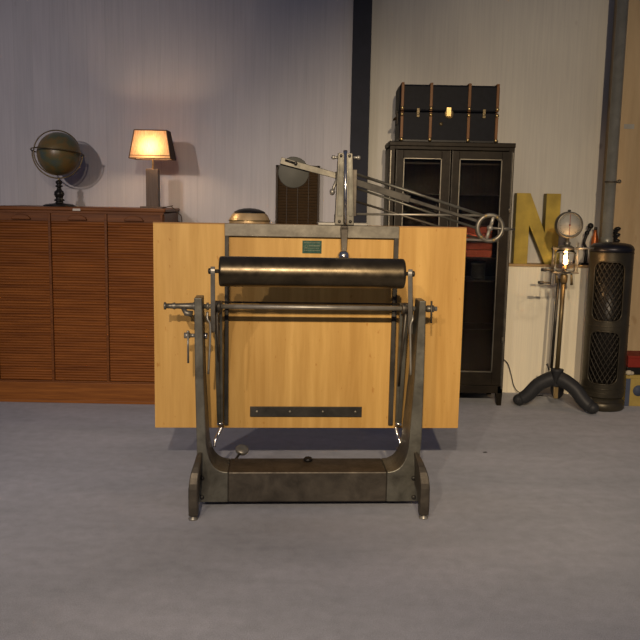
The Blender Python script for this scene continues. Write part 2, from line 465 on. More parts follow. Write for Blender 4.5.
# tilted meridian ring just in front of the ball
MB().torus(c + Vector((-0.009, -0.01, 0.008)), R * 1.035, 0.0042, (0.30, -0.92, 0.10), 56, 8).build('meridian_ring', M['dkbrass'], t)
hc = Vector((PT(57.5, 152.5, YG).x - base[0], 0, PT(57.5, 152.5, YG).z - zc))
hr = 25 * mpx
tl = math.radians(-3.5)
ax = Vector((math.cos(tl), 0, math.sin(tl)))
MB().torus(hc, hr, 0.0045, (-math.sin(tl), 0.12, math.cos(tl)), 56, 8).build('horizon_ring', M['dkbrass'], t)
pts = [hc + Vector((hr * math.cos(a + tl), 0.0, hr * math.sin(a + tl))) for a in [PI + PI * k / 30 for k in range(31)]]
MB().tube(pts, 0.0045, 8).build('support_arm', M['dkbrass'], t)
zs = hc.z - hr
MB().lathe([(0.006, 0), (0.006, 0.012)], (0, 0, zs - 0.012), 16).build('collar', M['brass'], t)
k = zs - 0.012
prof = [(0.105, 0), (0.105, 0.006), (0.085, 0.014), (0.03, 0.02), (0.022, 0.03), (0.034, 0.036), (0.034, 0.042), (0.022, 0.05), (0.026, 0.06), (0.034, 0.075), (0.030, 0.092), (0.017, 0.105), (0.013, 0.118), (0.024, 0.124), (0.024, 0.130), (0.013, 0.137), (0.022, 0.146), (0.021, 0.158), (0.012, 0.165)]
prof = [(r, h * k / 0.165) for r, h in prof]
MB().lathe(prof, (0, 0, 0), 28).build('stand', M['black'], t)

# ------------------------------------------------------------ table lamp
YL = 5.52
lx = PT(153.2, 205, YL).x; mpx = YL / F
t = thing('table_lamp', 'lit table lamp with pale fabric shade on a taupe square column', 'lamp', (lx, YL, zc))
MB().box((-0.075, -0.06, 0), (0.075, 0.06, 0.012)).build('base', M['taupe'], t, 0.002)
zcol = PT(153, 169, YL).z - zc
MB().box((-0.04, -0.034, 0.012), (0.04, 0.034, zcol)).build('column', M['taupe'], t, 0.002)
zsb = PT(153, 159, YL).z - zc; zst = PT(153, 131, YL).z - zc
MB().tube([(0, 0, zcol), (0, 0, zsb + 0.02)], 0.005, 12).lathe([(0.014, 0), (0.016, 0.02), (0.012, 0.035)], (0, 0, zsb - 0.004), 16).build('stem', M['brass'], t)
bt, bb = (0.104, 0.070), (0.134, 0.096)
def frust(z0, z1, b_, t_):
    return [(-b_[0], -b_[1], z0), (b_[0], -b_[1], z0), (b_[0], b_[1], z0), (-b_[0], b_[1], z0), (-t_[0], -t_[1], z1), (t_[0], -t_[1], z1), (t_[0], t_[1], z1), (-t_[0], t_[1], z1)]
vsF = frust(zsb, zst, bb, bt)
def facet(ids, nm, mt, th): return MB()._add([vsF[k] for k in ids], [(0, 1, 2, 3)]).build(nm, mt, t, solid=th)
sh = facet((0, 1, 5, 4), 'lamp_shade', M['shade'], 0.002)
facet((2, 3, 7, 6), 'lamp_shade', M['shade'], 0.002)
facet((1, 2, 6, 5), 'shade_end_panel', M['shade_side'], 0.003); facet((3, 0, 4, 7), 'shade_end_panel', M['shade_side'], 0.003)
mb = MB()
for a, b_ in ((0, 1), (1, 2), (2, 3), (3, 0), (4, 5), (5, 6), (6, 7), (7, 4), (0, 4), (1, 5), (2, 6), (3, 7)):
    mb.tube([vsF[a], vsF[b_]], 0.0032, 6)
d = Vector((0, 0, 0.022))
for s in (-1, 1):
    mb.tube([Vector((-bb[0] * 0.97, s * bb[1] * 0.98, zsb + 0.018)), Vector((bb[0] * 0.97, s * bb[1] * 0.98, zsb + 0.018))], 0.0022, 6)
mb.build('shade_trim', M['shade_side'], sh)
bz = zsb + 0.065
MB().sphere((0, 0, bz), 0.026, 20, (1, 1, 1.2)).build('bulb', emis('lamp_bulb', (1.0, 0.70, 0.38, 1), 30), t)
ld = bpy.data.lights.new('table_lamp_light', 'POINT'); ld.energy = 6.0; ld.color = (1, 0.72, 0.45); ld.shadow_soft_size = 0.03
lo = bpy.data.objects.new('table_lamp_light', ld); C.objects.link(lo); lo.location = (0, -0.035, bz - 0.0); lo.parent = t
# cable over the cabinet end
cp = [Vector((lx + 0.072, YL, zc + 0.006)), Vector((lx + 0.13, YL - 0.02, zc + 0.018)), Vector((x1 + 0.02, YL - 0.03, zc + 0.012)), Vector((x1 + 0.065, YL - 0.03, zc - 0.03)), Vector((x1 + 0.085, YL - 0.02, zc - 0.10)), Vector((x1 + 0.075, YL, zc - 0.5)), Vector((x1 + 0.08, YL + 0.1, 0.03)), Vector((x1 + 0.1, YL + 0.3, 0.006))]
cpl = [p - Vector((lx, YL, zc)) for p in cp]
MB().tube(curve_pts(cpl, 10), 0.0035, 8).build('power_cable', M['cable_w'], t)

# ------------------------------------------------------------ copper dome lamp on a hidden plinth, behind the board
YD = 5.45
dx = PT(249.5, 220, YD).x; zd = PT(249.5, 224, YD).z; mpx = YD / F
MB().box((dx - 0.2, YD - 0.2, 0), (dx + 0.2, YD + 0.2, 0.04)).box((dx - 0.18, YD - 0.18, 0.04), (dx + 0.18, YD + 0.18, zd - 0.05)).box((dx - 0.21, YD - 0.21, zd - 0.05), (dx + 0.21, YD + 0.21, zd - 0.02)).build('pedestal', M['dkwood'], bevel=0.004)
tag(bpy.data.objects['pedestal'], 'dark wooden pedestal behind the drawing board, under the copper dome', 'pedestal')
t = thing('dome_light', 'round copper-coloured dome with a black cap showing above the board', 'lamp', (dx, YD, zd - 0.0199))
r0 = 20.5 * mpx
prof = [(r0 * 0.93, 0), (r0 * 0.98, 0.006), (r0 * 0.99, 0.044), (r0 * 0.975, 0.050), (r0 * 0.955, 0.053), (r0 * 0.955, 0.059), (r0 * 0.92, 0.062), (r0 * 0.92, 0.068), (r0 * 0.88, 0.072), (r0 * 0.86, 0.079), (r0 * 0.80, 0.087), (r0 * 0.75, 0.093)]
MB().lathe(prof, (0, 0, 0), 48).build('ribbed_dome', M['copper'], t)
zt_ = prof[-1][1]; rt_ = prof[-1][0]
MB().lathe([(rt_ * 1.03, -0.003), (rt_ * 0.98, 0.006), (rt_ * 0.7, 0.020), (rt_ * 0.35, 0.028), (0.001, 0.030)], (0, 0, zt_), 40).build('cap', M['black'], t, label='black cap')
MB().torus((0, 0, 0.044), r0 * 1.0, 0.004, (0, 0, 1), 48).build('rim', M['brass'], t)

# ------------------------------------------------------------ card rack on the wall
YR = YW - 0.07
a = PT(276, 165, YR); b_ = PT(320, 165, YR)
rx0, rx1, rz1 = a.x, b_.x, a.z
rz0 = rz1 - 0.95
t = thing('card_rack', 'dark brown wooden rack of small card slots hanging on the whitewashed wall', 'rack', ((rx0 + rx1) / 2, YR, rz0))
w = (rx1 - rx0) / 2; h = rz1 - rz0
MB().box((-w, 0, 0), (-w + 0.014, 0.07, h)).box((w - 0.014, 0, 0), (w, 0.07, h)).box((-w, 0, 0), (w, 0.07, 0.014)).box((-w, 0, h - 0.014), (w, 0.07, h)).box((-w, 0.055, 0), (w, 0.07, h)).build('frame', M['dkwood'], t, 0.001)
nr = 46; zz = (h - 0.03) / nr
prof = []
for i in range(nr):
    z = 0.015 + zz * i
    prof += [(0.024, z), (0.018, z + zz * 0.70), (0.034, z + zz * 0.72), (0.034, z + zz * 0.98)]
prof += [(0.030, h - 0.015), (0.05, h - 0.015), (0.05, 0.015)]
MB().prism(prof, 'X', -w + 0.014, w - 0.014).build('slot_panel', M['slot'], t)
for i in range(1, 4):
    xx = -w + 2 * w * i / 4
    MB().box((xx - 0.0025, 0.0165, 0.0145), (xx + 0.0025, 0.045, h - 0.0145)).build('divider', M['dkwood'], t)

# ------------------------------------------------------------ tall metal cabinet
YK = 5.46
a = PT(390, 142, YK); b_ = PT(515, 144, YK); kb = PT(506, 404, YK)
kx0 = a.x; kx1 = (b_.x + PT(506.5, 395, YK).x) / 2; kz1 = PT(450, 143, YK).z
kz0 = 0.0; KD = YW - 0.03 - YK; leg = 0.085
t = thing('display_cabinet', 'tall blackened steel cabinet with two glazed doors under the old trunk', 'cabinet', (kx0, YK, 0))
W = kx1 - kx0 - 0.014; kz1 += 0.006
mb = MB()
mb.box((0, 0.0, leg), (0.012, KD, kz1 - 0.01)); mb.box((W - 0.012, 0, leg), (W, KD, kz1 - 0.01))
mb.box((0, KD - 0.01, leg), (W, KD, kz1 - 0.01)); mb.box((0.012, 0, leg), (W - 0.012, KD - 0.01, leg + 0.015))
mb.box((0.0, 0.0, kz1 - 0.05), (W, KD, kz1 - 0.01))
mb.box((0.0, -0.002, leg), (W, 0.02, leg + 0.05))
mb.box((0.0, -0.002, leg), (0.035, 0.02, kz1 - 0.01)); mb.box((W - 0.035, -0.002, leg), (W, 0.02, kz1 - 0.01))
mb.build('body', M['dkmetal'], t, 0.002)
MB().box((-0.006, -0.010, kz1 - 0.03), (W + 0.004, KD, kz1)).build('cornice', M['dkmetal'], t, 0.005)
for sx, sy in ((0, 0), (1, 0), (0, 1), (1, 1)):
    xa = W - 0.045 if sx else 0.0; ya = KD - 0.045 if sy else -0.002
    tx = 0.02
    vs_ = [(xa, ya, leg), (xa + 0.045, ya, leg), (xa + 0.045, ya + 0.045, leg), (xa, ya + 0.045, leg)]
    xb = xa + (0.012 if sx else 0.003)
    vb = [(xb, ya + 0.004, 0), (xb + 0.03, ya + 0.004, 0), (xb + 0.03, ya + 0.034, 0), (xb, ya + 0.034, 0)]
    mb = MB(); mb._add(vb + vs_, [(0, 1, 2, 3), (4, 5, 6, 7), (0, 1, 5, 4), (1, 2, 6, 5), (2, 3, 7, 6), (3, 0, 4, 7)])
    mb.build('leg', M['dkmetal'], t, 0.002)
MB().box((0.0125, KD - 0.018, leg + 0.016), (W - 0.0125, KD - 0.0105, kz1 - 0.051)).build('back_lining', M['dkwood'], t)
for zz in (0.50, 0.83, 1.10, 1.40):
    MB().box((0.014, 0.04, zz), (W - 0.014, KD - 0.012, zz + 0.012)).build('shelf', M['dkwood'], t)
dz0 = leg + 0.055; dz1 = kz1 - 0.055
def door(xa, xe, gx0, gx1, hinge):
    gz1 = PT(420, 158, YK).z; gz0 = dz0 + 0.09
    mb = MB()
    mb.box((xa, -0.012, dz0), (gx0, 0.0, dz1)).box((gx1, -0.012, dz0), (xe, 0.0, dz1)).box((gx0, -0.012, gz1), (gx1, 0.0, dz1)).box((gx0, -0.012, dz0), (gx1, 0.0, gz0))
    d = mb.build('door', M['dkmetal'], t, 0.002)
    mb = MB(); q = 0.007
    mb.box((gx0, -0.018, gz0), (gx0 + q, -0.006, gz1)).box((gx1 - q, -0.018, gz0), (gx1, -0.006, gz1)).box((gx0, -0.018, gz1 - q), (gx1, -0.006, gz1)).box((gx0, -0.018, gz0), (gx1, -0.006, gz0 + q))
    mb.build('glazing_bead', M['rubbed'], d, 0.001)
    MB().box((gx0 + 0.002, -0.006, gz0), (gx1 - 0.002, -0.002, gz1)).build('glass_pane', M['cab_glass'], d)
    MB().box((xa + 0.002, -0.0145, dz0), (xa + 0.006, -0.011, dz1)).box((xe - 0.006, -0.0145, dz0), (xe - 0.002, -0.011, dz1)).build('edge_strip', M['iron_dark'], d)
    return d
px2 = lambda p: PT(p, 200, YK).x - kx0
door(px2(394.5), px2(449), px2(402), px2(440), 0)
d2 = door(px2(450), px2(510), px2(457.5), px2(500), 1)
xm = px2(454)
mb = MB().lathe([(0.006, 0), (0.006, 0.02), (0.013, 0.026), (0.013, 0.034), (0.004, 0.04)], (xm, -0.012, 0.95), 16, (0, -1, 0))
mb.build('knob', M['iron_dark'], d2)
for xe_ in (0.005, W - 0.012): MB().box((xe_, -0.006, leg + 0.03), (xe_ + 0.006, -0.001, kz1 - 0.06)).build('edge_bead', M['rubbed'], t)
for zz in (PT(511, 210, YK).z, 0.45):
    MB().tube([(W - 0.02, -0.014, zz - 0.02), (W - 0.02, -0.014, zz + 0.02)], 0.006, 10).build('hinge', M['rubbed'], t)
# what stands inside
def crate(px0, px1, py0, py1, lab):
    Y = YK + 0.09
    A = PT(px0, py1, Y); B = PT(px1, py0, Y)
    e = thing('wooden_box', lab, 'box', ((A.x + B.x) / 2, Y, A.z), 0, 'red boxes in the cabinet')
    ww = (B.x - A.x) / 2; hh = B.z - A.z
    MB().box((-ww, 0, 0), (ww, 0.2, hh * 0.52 - 0.001)).build('body', M['redbox'], e, 0.003)
    MB().box((-ww, 0, hh * 0.52 + 0.001), (ww, 0.2, hh)).build('lid', M['redbox'], e, 0.003)
    return e
shelf_obj = None
crate(440, 492.5, 243, 256.5, 'wide orange-red wooden box behind the right cabinet door, the lower of two')
crate(440, 492.5, 227, 239.5, 'orange-red wooden box behind the right cabinet door, just behind the spoked wheel')
for zz in (PT(470, 257, YK + 0.09).z - 0.012, PT(470, 240, YK + 0.09).z - 0.012):
    MB().box((0.014, 0.04, zz), (W - 0.014, KD - 0.012, zz + 0.0117)).build('shelf', M['dkwood'], t)
# a dark iron tool on the middle shelf
for i, (pa, pb, hh, lab) in enumerate(((470, 484, 0.10, 'small dark tin on the lower shelf behind the right cabinet door'),)):
    A = PT(pa, 300, YK + 0.15); B = PT(pb, 300, YK + 0.15)
    o = MB().lathe([(0.045, 0), (0.047, 0.01), (0.047, 0.09), (0.05, 0.092), (0.05, 0.11), (0.01, 0.115)], ((A.x + B.x) / 2, YK + 0.16, 0.8425), 24).build('tin', M['iron_dark'])
    tag(o, lab, 'tin')

# ------------------------------------------------------------ trunk on top
YT = YK + 0.02
a = PT(400, 141, YT); b_ = PT(497.5, 141, YT)
tz0 = kz1; tx0 = PT(399, 130, YT).x; tx1 = PT(498, 130, YT).x
W = tx1 - tx0; TD = 0.32; TH = 0.36
t = thing('steamer_trunk', 'old blue-black steamer trunk with wooden ribs and brass fittings on top of the steel cabinet', 'trunk', (tx0, YT, tz0))
zlid = PT(449, 112, YT).z - tz0
MB().box((0, 0, 0), (W, TD, zlid - 0.002)).build('body', M['trunk'], t, 0.006)
MB().box((-0.002, -0.002, zlid + 0.001), (W + 0.002, TD, TH)).build('lid', M['trunk'], t, 0.012)
ribs = [PT(p, 130, YT).x - tx0 for p in (401.5, 430, 468, 496)]
for q, xr in enumerate(ribs):
    r_ = MB().box((xr - 0.009, -0.012, 0.004), (xr + 0.009, -0.0005, zlid - 0.004)).box((xr - 0.009, -0.014, zlid + 0.004), (xr + 0.009, -0.002, TH)).box((xr - 0.009, -0.014, TH), (xr + 0.009, TD, TH + 0.01)).build('rib', M['rib'], t, 0.002)
    for zz in (0.014, zlid - 0.02, zlid + 0.02):
        MB().lathe([(0.011, 0), (0.012, 0.006), (0.005, 0.01)], (xr, -0.011, zz), 12, (0, -1, 0)).build('stud', M['brass'], r_)
for s in (0, 1):
    MB().box((-0.004 + s * (W - 0.02), -0.004, 0), (0.024 + s * (W - 0.02), TD + 0.001, 0.018)).build('corner_cap', M['iron_dark'], t, 0.002)
MB().box((-0.001, -0.004, 0.0), (W + 0.001, 0.0, 0.012)).build('bottom_edging', M['black'], t)
xl = PT(449, 114, YT).x - tx0
MB().lathe([(0.030, 0), (0.030, 0.004), (0.024, 0.008)], (xl, 0, zlid - 0.012), 24, (0, -1, 0)).box((xl - 0.02, -0.018, zlid - 0.03), (xl + 0.012, -0.006, zlid + 0.028)).build('lock', M['brass'], t, 0.002)
MB().lathe([(0.012, 0), (0.012, 0.004), (0.003, 0.006)], (PT(441, 124, YT).x - tx0, 0, PT(441, 124, YT).z - tz0), 16, (0, -1, 0)).build('escutcheon', M['dkbrass'], t)
for p in (418, 484):
    xx = PT(p, 114, YT).x - tx0
    MB().box((xx - 0.009, -0.010, zlid - 0.035), (xx + 0.009, -0.001, zlid + 0.02)).lathe([(0.008, 0), (0.008, 0.006)], (xx, -0.009, zlid - 0.015), 12, (0, -1, 0)).build('latch', M['dkbrass'], t, 0.001)
MB().box((-0.006, TD * 0.35, 0.12), (-0.0005, TD * 0.42, 0.2)).box((-0.006, TD * 0.62, 0.12), (-0.0005, TD * 0.69, 0.2)).tube([(-0.012, TD * 0.37, 0.16), (-0.022, TD * 0.5, 0.15), (-0.012, TD * 0.67, 0.16)], 0.008, 8).build('side_handle', M['dkwood'], t)

# ------------------------------------------------------------ yellow letter N on the ledge
YN = YW + 0.0
A = PT(513.5, 263, YN); B = PT(560, 193, YN)
x0n = A.x; wN = PT(559.5, 225, YN).x - A.x; hN = PT(520, 193, YN).z - zl
sw = PT(529, 230, YN).x - x0n
q = PT(545, 230, YN).x - x0n
out = [(0, 0), (sw * 0.95, 0), (sw * 0.95, hN * 0.60), (q, 0), (wN, 0), (wN, hN), (q, hN), (q, hN * 0.50), (sw * 1.0, hN), (0, hN)]
out = [(0, 0), (sw, 0), (sw, hN * 0.55), (q * 1.06, 0), (wN, 0), (wN, hN), (q, hN), (q, hN * 0.45), (sw * 0.98, hN), (0, hN)]
t = thing('sign_letter', 'large weathered yellow letter N standing on the wooden ledge', 'letter', (x0n, YN, zl))
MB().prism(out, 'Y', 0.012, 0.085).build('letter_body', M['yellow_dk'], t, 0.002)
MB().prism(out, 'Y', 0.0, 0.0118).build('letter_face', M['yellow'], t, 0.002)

# ------------------------------------------------------------ gauge lamp on a cast tripod stand
YS = 5.40
sb = PT(556, 392, YS)
sx = PT(557, 372, YS).x
t = thing('gauge_floor_lamp', 'lit floor lamp made from a pressure gauge, glass jar and cast iron tripod foot', 'floor lamp', (sx, YS, 0))
o_ = Vector((sx, YS, 0))
def S(px, py, dy=0.0): return PT(px, py, YS + dy) - o_
hub_t = S(557, 369).z; hub_b = S(557, 386).z
MB().lathe([(0.032, hub_b), (0.036, hub_b + 0.01), (0.036, hub_t - 0.02), (0.042, hub_t - 0.012), (0.042, hub_t), (0.02, hub_t + 0.004)], (0, 0, 0), 28).build('hub', M['tripod'], t)
MB().box((-0.012, -0.012, S(556, 398).z), (0.012, 0.012, hub_b)).build('centre_post', M['brass'], t)
def legm(tip, side):
    tip = Vector(tip); d = Vector((tip.x, tip.y, 0)); L = d.length; d.normalize()
    prof = [(0.02, hub_t - 0.062), (L * 0.26, hub_t - 0.080), (L * 0.50, hub_t * 0.56), (L * 0.72, hub_t * 0.32), (L * 0.90, 0.052), (L * 0.985, 0.046)]
    pts = curve_pts([Vector((d.x * r_, d.y * r_, z)) for r_, z in prof], 6)
    n = len(pts)
    rs = [0.050 - 0.008 * i / n for i in range(n)]
    rs[-1] = 0.026; rs[-2] = 0.038; rs[-3] = 0.042; rs[-4] = 0.042; rs[-5] = 0.040; rs[-6] = 0.038; rs[-7] = 0.038
    return MB().tube(pts, rs, 14).sphere(pts[-1] - d * 0.004, 0.040, 16, (1, 1, 0.95)).build('leg', M['tripod'], t)
fl = S(517.5, 403, 0.06); fr = S(593.5, 414.5, -0.14)
legm((fl.x, fl.y, 0), 0); legm((fr.x, fr.y, 0), 1); legm((0.10, 0.30, 0), 2)
ptop = S(564.5, 276).z
ppt = Vector((S(564.0, 276).x, 0, ptop))
MB().tube([(0, 0, hub_t), ppt], 0.0145, 16).build('pole', M['dkbrass'], t)
MB().tube([Vector((-0.03, 0.03, hub_t)), ppt + Vector((-0.026, 0.03, -0.02))], 0.010, 10).build('side_rod', M['iron_dark'], t)
MB().tube([S(549, 370), S(548, 366), S(547, 364)], [0.006, 0.005, 0.008], 8).build('screw', M['iron_dark'], t)
MB().lathe([(0.016, -0.05), (0.023, -0.04), (0.024, 0.0), (0.018, 0.012), (0.012, 0.02), (0.012, 0.045)], (ppt.x, 0, ptop), 24).build('socket', M['dkbrass'], t)
jb = S(565.5, 271.5).z; jt = S(565.5, 250).z; jx = S(565.3, 260).x
jr = 10.0 * YS / F
# glass jar: wall with thickness
MB().lathe([(jr * 0.90, jb), (jr, jb + 0.012), (jr, jt - 0.02), (jr * 0.8, jt), (jr * 0.78, jt), (jr - 0.004, jt - 0.022), (jr - 0.004, jb + 0.014), (jr * 0.86, jb + 0.003)], (jx, 0, 0), 32).build('glass_jar', M['glass'], t)
MB().box((jx - jr - 0.02, -0.03, jb - 0.012), (jx + jr + 0.02, 0.03, jb - 0.002)).build('bottom_bracket', M['iron_light'], t, 0.002)
MB().box((jx - jr - 0.028, -0.012, jt + 0.002), (jx + jr + 0.01, 0.012, jt + 0.014)).lathe([(jr * 0.75, 0.0), (jr * 0.8, 0.02), (jr * 0.5, 0.032)], (jx, 0, jt - 0.002), 28).build('top_bracket', M['iron_light'], t)
for s in (-1, 1):
    xx = jx + s * (jr + 0.014)
    MB().tube([(xx, 0, jb - 0.01), (xx, 0, jt + (0.05 if s > 0 else 0.012))], 0.0055, 10).build('bracket_rod', M['steel'], t)
a = S(575, 245.5); 
MB().tube([(jx + jr, 0, jt + 0.012), (S(594, 246).x, 0, jt + 0.014)], 0.007, 10).build('side_tube', M['steel'], t)
bz0 = S(565.5, 268).z; 
MB().lathe([(0.013, 0), (0.015, 0.012), (0.013, 0.03)], (jx, 0, bz0 - 0.014), 16).build('bulb_holder', M['brass'], t)
fil = S(565.3, 261).z
MB().lathe([(0.008, 0), (0.018, 0.02), (0.022, 0.05), (0.016, 0.075), (0.004, 0.088)], (jx, 0, bz0 + 0.0165), 20).build('bulb', M['glass'], t)
pts = [Vector((jx + 0.006 * math.cos(k * 1.05), 0.006 * math.sin(k * 1.05), bz0 + 0.03 + 0.052 * k / 30)) for k in range(31)]
MB().tube(pts, 0.0036, 6).build('filament', emis('filament_glow', (1.0, 0.60, 0.26, 1), 160), t)
ld = bpy.data.lights.new('gauge_lamp_light', 'POINT'); ld.energy = 2.6; ld.color = (1, 0.55, 0.22); ld.shadow_soft_size = 0.03
lo = bpy.data.objects.new('gauge_lamp_light', ld); C.objects.link(lo); lo.location = (jx, -jr - 0.06, fil); lo.parent = t
# gauge
gcn = S(568.5, 225); gr = 13.2 * YS / F
g = MB().lathe([(gr * 0.9, 0.03), (gr, 0.02), (gr, -0.03), (gr * 0.9, -0.036), (gr * 0.86, -0.034), (gr * 0.86, -0.026), (0.001, -0.026)], (gcn.x, 0, gcn.z), 48, (0, 1, 0)).build('gauge', M['iron_light'], t)
gd = MB().lathe([(gr * 0.855, 0), (gr * 0.855, -0.003)], (gcn.x, -0.0262, gcn.z), 48, (0, 1, 0)).build('dial', M['dial'], g, label='pale dial face')
mb = MB()
for kk in range(31):
    a_ = math.radians(-50 + 280 * kk / 30); L = 0.008 if kk % 5 else 0.014
    c_, s_ = math.cos(a_), math.sin(a_)
    p0 = Vector((gcn.x + c_ * gr * 0.80, -0.0300, gcn.z + s_ * gr * 0.80)); p1 = p0 - Vector((c_ * L, 0, s_ * L))
    mb.tube([p0, p1], 0.0009, 4)
mb.build('scale_marks', M['black'], g)
MB().box((gcn.x - 0.0012, -0.032, gcn.z - gr * 0.82), (gcn.x + 0.0012, -0.0298, gcn.z + gr * 0.82)).lathe([(0.006, 0), (0.004, 0.005)], (gcn.x, -0.03, gcn.z), 12, (0, -1, 0)).build('needle', M['red'], g)
MB().lathe([(0.008, 0), (0.012, 0.004), (0.008, 0.012)], (gcn.x, 0, gcn.z + gr), 12).build('top_nut', M['iron_dark'], g)
MB().lathe([(0.020, jt + 0.026), (0.022, jt + 0.05), (0.014, jt + 0.055), (0.012, gcn.z - gr + 0.004)], (jx + 0.005, 0, 0), 20).build('gauge_neck', M['iron_light'], t)
# two cranks on the left
for (pa, pb, py, rod) in ((540, 552, 269.5, 549.5), (537, 549.5, 282, 548)):
    z = S(pa, py).z; xa = S(pa, py).x; xb = S(pb, py).x
    cr = MB().tube([(xa, -0.03, z), (xa + 0.03, -0.03, z), (xa + 0.04, -0.03, z), (xb, -0.03, z)], [0.010, 0.011, 0.006, 0.006], 10).build('crank_handle', M['iron_dark'], t)
MB().tube([(S(549.5, 282).x, -0.03, S(549, 284).z), (S(549.5, 282).x, -0.03, S(549, 246).z), ], 0.0032, 8).tube([(S(549.5, 282).x, -0.03, S(549, 246).z), (jx - jr - 0.01, -0.0, jt + 0.008)], 0.0045, 8).build('crank_rod', M['iron_dark'], t)
MB().tube([(S(552, 269).x, -0.03, S(552, 271).z), (S(552, 258).x, -0.03, S(552, 258).z), (jx - jr - 0.012, 0, S(552, 258).z)], 0.004, 8).build('crank_link', M['iron_dark'], t)
for (p, y0_, y1_) in ((571.5, 272, 285), (556.5, 272, 283)):
    A = S(p, y0_); B = S(p, y1_)
    MB().tube([A + Vector((0, 0.0, 0)), B], [0.006, 0.009], 10).build('hanging_knob', M['dkbrass'], t)

# ------------------------------------------------------------ stove
YV = 5.48
vb = PT(604.5, 413, YV - 0.15); 
vt = PT(611, 245, YV)
vx = (PT(603.5, 400, YV).x + PT(610, 250, YV).x) / 2
vr = 20.8 * YV / F
t = thing('cylinder_stove', 'tall dark cylindrical stove with two lattice grille windows beside the gauge lamp', 'stove', (vx, YV, 0))
def V(px, py): return PT(px, py, YV - vr)
zv1 = PT(611, 247.5, YV).z
# body shell with two rounded openings (u = angle*r around the front)
u_c = math.radians(-90 - 22)                 # the openings face the room, turned slightly to the lamp
wins = [(V(606, 322).z, V(606, 262).z), (V(604, 385).z, V(604, 332).z)]
half = 0.100; rc = 0.055
def inwin(u, z):
    for z0_, z1_ in wins:
        cz = (z0_ + z1_) / 2; hh = (z1_ - z0_) / 2
        dx_ = max(abs(u) - (half - rc), 0); dz_ = max(abs(z - cz) - (hh - rc), 0)
        if abs(u) < half and abs(z - cz) < hh and math.hypot(dx_, dz_) < rc: return True
    return False
nu, nz = 144, 190
zbt = 0.09
mb = MB(); vs_ = []; fs_ = []
for j in range(nz + 1):
    for i in range(nu):
        a_ = u_c + 2 * PI * i / nu
        vs_.append((vr * math.cos(a_), vr * math.sin(a_), zbt + (zv1 - zbt) * j / nz))
for j in range(nz):
    z = zbt + (zv1 - zbt) * (j + 0.5) / nz
    for i in range(nu):
        ang = 2 * PI * (i + 0.5) / nu
        if ang > PI: ang -= 2 * PI
        if inwin(ang * vr, z): continue
        fs_.append((j * nu + i, j * nu + (i + 1) % nu, (j + 1) * nu + (i + 1) % nu, (j + 1) * nu + i))
mb._add(vs_, fs_, True)
mb.build('shell', M['stove'], t, solid=0.004)
def cyl(u, z, r): 
    a_ = u_c + u / vr
    return Vector((r * math.cos(a_), r * math.sin(a_), z))
for z0_, z1_ in wins:
    mb = MB(); cz = (z0_ + z1_) / 2; hh = (z1_ - z0_) / 2
    ring = []
    for (cx_, cy_, a0) in ((half - rc, hh - rc, 0), (-(half - rc), hh - rc, 90), (-(half - rc), -(hh - rc), 180), (half - rc, -(hh - rc), 270)):
        for k in range(7):
            a_ = math.radians(a0 + 15 * k); ring.append((cx_ + rc * math.cos(a_), cy_ + rc * math.sin(a_)))
    dense = []
    for k in range(len(ring)):
        p, q_ = ring[k], ring[(k + 1) % len(ring)]
        n_ = max(1, int(math.hypot(q_[0] - p[0], q_[1] - p[1]) / 0.02))
        for s in range(n_): dense.append((p[0] + (q_[0] - p[0]) * s / n_, p[1] + (q_[1] - p[1]) * s / n_))
    mb.tube([cyl(u, cz + z, vr + 0.002) for u, z in dense], 0.005, 6, closed=True)
    mb.build('window_rim', M['stove'], t)
    mb = MB(); step = 0.033
    for sgn in (-1, 1):
        k = -40
        while k < 40:
            c0 = k * step
            seg = []
            zz = z0_
            while zz <= z1_ + 1e-6:
                u = c0 + sgn * (zz - cz) * 0.62
                if abs(u) < half + 0.004: seg.append(cyl(u, zz, vr - 0.005 - (0.002 if sgn > 0 else 0)))
                else:
                    if len(seg) > 1: mb.tube(seg, 0.0028, 5)
                    seg = []
                zz += 0.012
            if len(seg) > 1: mb.tube(seg, 0.0028, 5)
            k += 1
    mb.build('lattice_grille', M['lattice'], t)
MB().lathe([(vr * 0.80, zbt + 0.02), (vr * 0.80, zv1 - 0.02)], (0, 0, 0), 40).build('inner_drum', M['black'], t)
MB().lathe([(vr + 0.002, zv1 - 0.03), (vr + 0.004, zv1 - 0.006), (vr * 0.97, zv1 + 0.010), (vr * 0.85, zv1 + 0.024), (vr * 0.5, zv1 + 0.032), (vr * 0.3, zv1 + 0.034)], (0, 0, 0), 48).build('domed_lid', M['stove_top'], t, label='domed lid with a blue tint')
for zz in (wins[0][1] + 0.055, (wins[0][0] + wins[1][1]) / 2, 0.12, 0.15):
    MB().torus((0, 0, zz), vr + 0.001, 0.004, (0, 0, 1), 56, 6).build('band', M['stove'], t)
MB().lathe([(vr * 1.0, 0.0), (vr * 1.06, 0.008), (vr * 1.06, 0.05), (vr * 1.0, 0.058), (vr * 0.94, 0.062), (vr * 0.94, zbt + 0.002)], (0, 0, 0), 48).build('base_ring', M['stove'], t)
MB().lathe([(0.012, 0), (0.014, 0.02), (0.008, 0.028)], cyl(-0.07, 0.075, vr * 0.98), 14, (-0.3, -1, 0)).build('foot_knob', M['iron_light'], t)
PYO = 0.12
pxx = PT(607, 238, YV + PYO).x - vx
pr = 5.2 * (YV + PYO) / F
MB().lathe([(pr * 1.15, zv1 + 0.01), (pr * 1.15, zv1 + 0.06), (pr, zv1 + 0.062), (pr, ZT - 0.1)], (pxx, PYO, 0), 28).build('flue_pipe', M['pipe'], t)
pc = PT(617.5, 182, YV + PYO) - Vector((vx, YV, 0))
